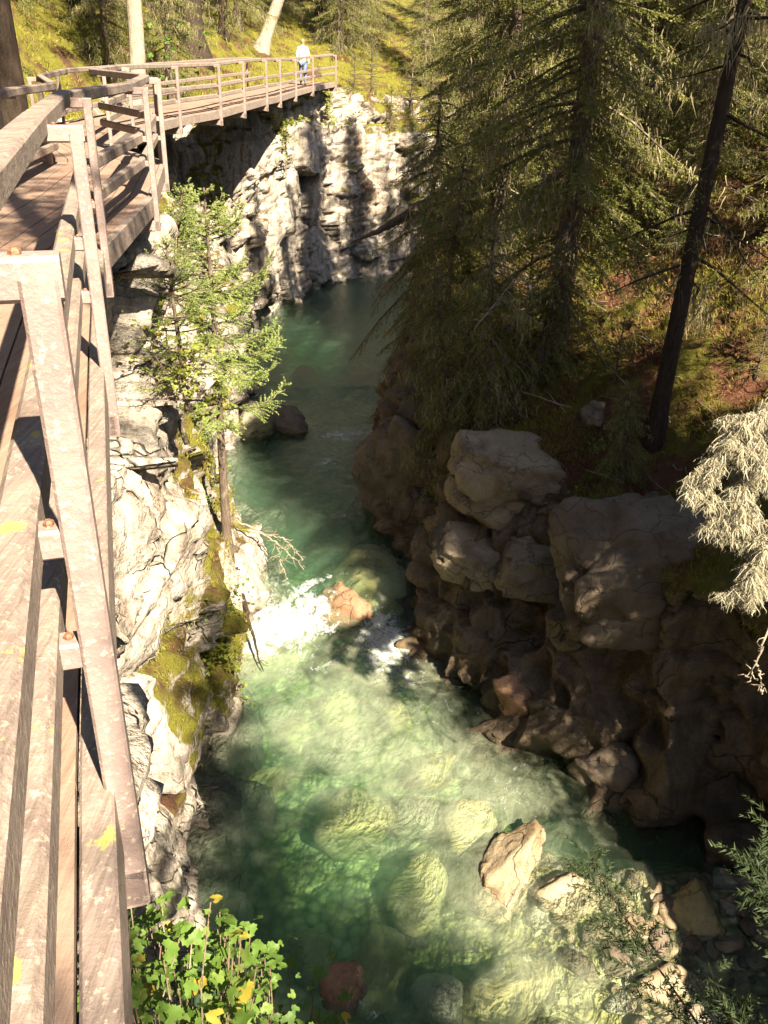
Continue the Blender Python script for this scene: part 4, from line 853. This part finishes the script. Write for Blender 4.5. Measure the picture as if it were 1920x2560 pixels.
# ------------------------------------------------------------------ spruce bough in the near right corner
d = conifer_data(44, 1.0, .05, c0=.02, Lmax=1.55, nbr=9, bt=.35, twd=85, nden=330, nl=.026, nw=.0024, droop=.18, elev=(-4, 18), tipup=.1, power=.2, az=(rad(60), rad(115)), fan=.5)
bx, by = 1.22, .55
o = obj('young_spruce', None, label='small dark spruce whose sprays hang over the gravel bar', cat='tree', loc=(bx, by, gz(bx, by)-.15))
obj('trunk', trunk_mesh(44, 1.0, .03, BARK_DARK), o); V, T, a_ = d['needles']; obj('crown', mesh('crown', V, T, NEEDLE_SHADE, False, {'v': a_}), o); obj('branches', d['wood'].build('branches', BARK_DARK, False), o, kind='stuff')

# ------------------------------------------------------------------ grass, moss tufts and litter
def tufts(bank, name, label, n, mat, seed, cond, ln, wd_):
    me = bank.data; nv = len(me.vertices); co = np.empty(nv*3, np.float32); me.vertices.foreach_get('co', co); co = co.reshape(-1, 3); no = np.empty(nv*3, np.float32); me.vertices.foreach_get('normal', no); no = no.reshape(-1, 3)
    mo = np.empty(nv, np.float32); me.attributes['moss'].data.foreach_get('value', mo)
    w = cond(co, no, mo); w = w*(fbm(co*1.2, 3, seed) > -.05); w = w/w.sum(); rng = np.random.default_rng(seed); i = rng.choice(nv, n, p=w)
    p = co[i]+rng.normal(0, .06, (n, 3))*np.array([1, 1, .2]); nn = no[i]*np.sign(no[i][:, 2:3]+.001)*.5+np.array([0, 0, .6])+rng.normal(0, .45, (n, 3)); nn /= np.linalg.norm(nn, axis=1)[:, None]
    sd_ = np.cross(nn, rng.normal(size=(n, 3))); sd_ /= np.linalg.norm(sd_, axis=1)[:, None]; l = ln*rng.uniform(.4, 1.5, n); d_ = np.linalg.norm(p-EYE, axis=1); sw = wd_*np.clip(d_/14, .5, 3)
    p = p-nn*.03
    V = np.stack([p-sd_*sw[:, None], p+sd_*sw[:, None], p+nn*(l*np.clip(d_/16, .7, 1.8))[:, None]], 1).reshape(-1, 3)
    obj(name, mesh(name, V, np.arange(3*n).reshape(-1, 3), mat, False, {'v': np.repeat(rng.random(n), 3)}), label=label, cat='grass' if 'litter' not in name else 'litter', kind='stuff')
tufts(left_bank, 'grass', 'yellow green moss and grass on the ledges and hillside of the left bank', 90000, GRASS, 3, lambda c, n, m: ((m > .25) & (abs(n[:, 2]) > .25) & (c[:, 1] > 3) & (c[:, 1] < 70) & (c[:, 2] > .6))*1., .10, .007)
tufts(right_bank, 'grass', 'yellow green moss and low growth on the right slope', 90000, GRASS, 5, lambda c, n, m: ((m > .35) & (c[:, 0] < 16) & (c[:, 1] > 7))*1., .11, .007)
tufts(right_bank, 'needle_litter', 'red brown needle litter and twigs strewn on the right slope', 50000, LITTER, 9, lambda c, n, m: ((m > .35) & (c[:, 0] < 12) & (c[:, 1] > 11) & (c[:, 1] < 30))*1., .10, .009)

mb = MB(); rs = np.random.default_rng(8)
for i in range(420):
    x, y = rs.uniform(3, 11), rs.uniform(12, 32); h_ = ground(x, y, which=(1,))
    if not h_ or h_[0].z < 3.2: continue
    a_ = rs.uniform(0, 6.28); l = rs.uniform(.2, 1.1); q = np.array(h_[0])+np.array([0, 0, .05]); e = np.array([math.cos(a_), math.sin(a_), rs.uniform(-.1, .35)])*l; e[2] += -.5*e[0]*(-1)*h_[1].x
    k = np.linspace(0, 1, 5)[:, None]; mb.tube(q+e*k+rs.normal(0, .02, (5, 3)), np.linspace(.012, .004, 5)*rs.uniform(.6, 1.6), 4)
obj('fallen_twigs', mb.build('fallen_twigs', DEADWOOD), label='fallen grey twigs scattered over the right slope', cat='twigs', kind='stuff')

# ------------------------------------------------------------------ person
def skin(name, verts, edges, radii, mat, parent, sub=2):
    me = bpy.data.meshes.new(name); me.from_pydata([tuple(v) for v in verts], edges, []); o = bpy.data.objects.new(name, me); COL.objects.link(o)
    o.modifiers.new('s', 'SKIN'); o.modifiers.new('u', 'SUBSURF').levels = sub; o.modifiers['u'].render_levels = sub
    for i, r in enumerate(radii):
        v = me.skin_vertices[0].data[i]; v.radius = r if isinstance(r, tuple) else (r, r); v.use_root = i == 0
    dg = bpy.context.evaluated_depsgraph_get(); m2 = bpy.data.meshes.new_from_object(o.evaluated_get(dg)); bpy.data.objects.remove(o); m2.materials.clear(); m2.materials.append(mat)
    for p in m2.polygons: p.use_smooth = True
    return obj(name, m2, parent)
def plain(name, col, r=.8):
    m = N(name); n = m.noise(m.coord(), 14, 3); return m.fin(m.bsdf(m.mix(m.math('MULTIPLY', n, .3), col, tuple(x*.7 for x in col)), r, None, .2))
SKIN_, SHIRT, JEANS, HAIR, SHOE = plain('skin', (.5, .31, .22)), plain('white_shirt', (.78, .76, .74)), plain('blue_jeans', (.13, .17, .30)), plain('light_brown_hair', (.30, .19, .09)), plain('shoe', (.06, .05, .045))
c = aty(758, 205, 41.8); hd = [q for q in [c]]
per = obj('person', None, label='person in a white top and blue jeans walking away along the far boardwalk', cat='person', loc=(c[0], c[1], 9.53))
hips = [(0, 0, .93), (0, 0, 1.08), (0, .01, 1.25), (0, .01, 1.40), (0, .02, 1.50), (0, .03, 1.60), (0, .03, 1.70)]
J = hips+[(-.09, 0, .86), (-.10, .06, .48), (-.10, -.02, .09), (-.10, .12, .04), (.09, 0, .86), (.10, -.10, .50), (.10, -.16, .11), (.10, -.02, .05), (-.17, .01, 1.41), (-.25, .0, 1.15), (-.24, .10, .92), (-.23, .13, .82), (.17, .01, 1.41), (.25, .02, 1.15), (.25, -.02, .90), (.24, -.01, .80)]
Eg = [(0, 1), (1, 2), (2, 3), (3, 4), (4, 5), (5, 6), (0, 7), (7, 8), (8, 9), (9, 10), (0, 11), (11, 12), (12, 13), (13, 14), (3, 15), (15, 16), (16, 17), (17, 18), (3, 19), (19, 20), (20, 21), (21, 22)]
Rr = [(.15, .11), (.13, .10), (.15, .11), (.15, .10), .055, .085, .075, .085, .06, .045, .04, .085, .06, .045, .04, .06, .045, .035, .04, .06, .045, .035, .04]
skin('body', J, Eg, Rr, SKIN_, per)
sel = [0, 1, 2, 3, 4, 15, 16, 17, 19, 20, 21]; mp = {v: i for i, v in enumerate(sel)}
skin('shirt', [J[i] for i in sel], [(mp[a], mp[b]) for a, b in Eg if a in mp and b in mp], [(.18, .135), (.16, .125), (.175, .135), (.17, .12), .06, .08, .065, .05, .08, .065, .05], SHIRT, per)
sel = [0, 7, 8, 9, 11, 12, 13]; mp = {v: i for i, v in enumerate(sel)}
skin('trousers', [J[i] for i in sel], [(mp[a], mp[b]) for a, b in Eg if a in mp and b in mp], [(.165, .12), .105, .08, .065, .105, .08, .065], JEANS, per)
V, T = ICO[3]; Hh = V*np.array([.088, .10, .115])+np.array([0, .025, 1.665]); Hh = Hh+.006*fbm(Hh*30, 2, 1)[:, None]; keep = (Hh[:, 2] > 1.60) & ((Hh[:, 1] < .08) | (Hh[:, 2] > 1.70)); T = T[keep[T].all(1)]
obj('hair', mesh('hair', Hh, T, HAIR), per)
for sx, sy in ((-.10, .05), (.10, -.09)):
    o = obj('shoe', rock_mesh(3, (.10, .27, .10), SHOE, sub=2, rough=.01), per, loc=(sx, sy, .05))
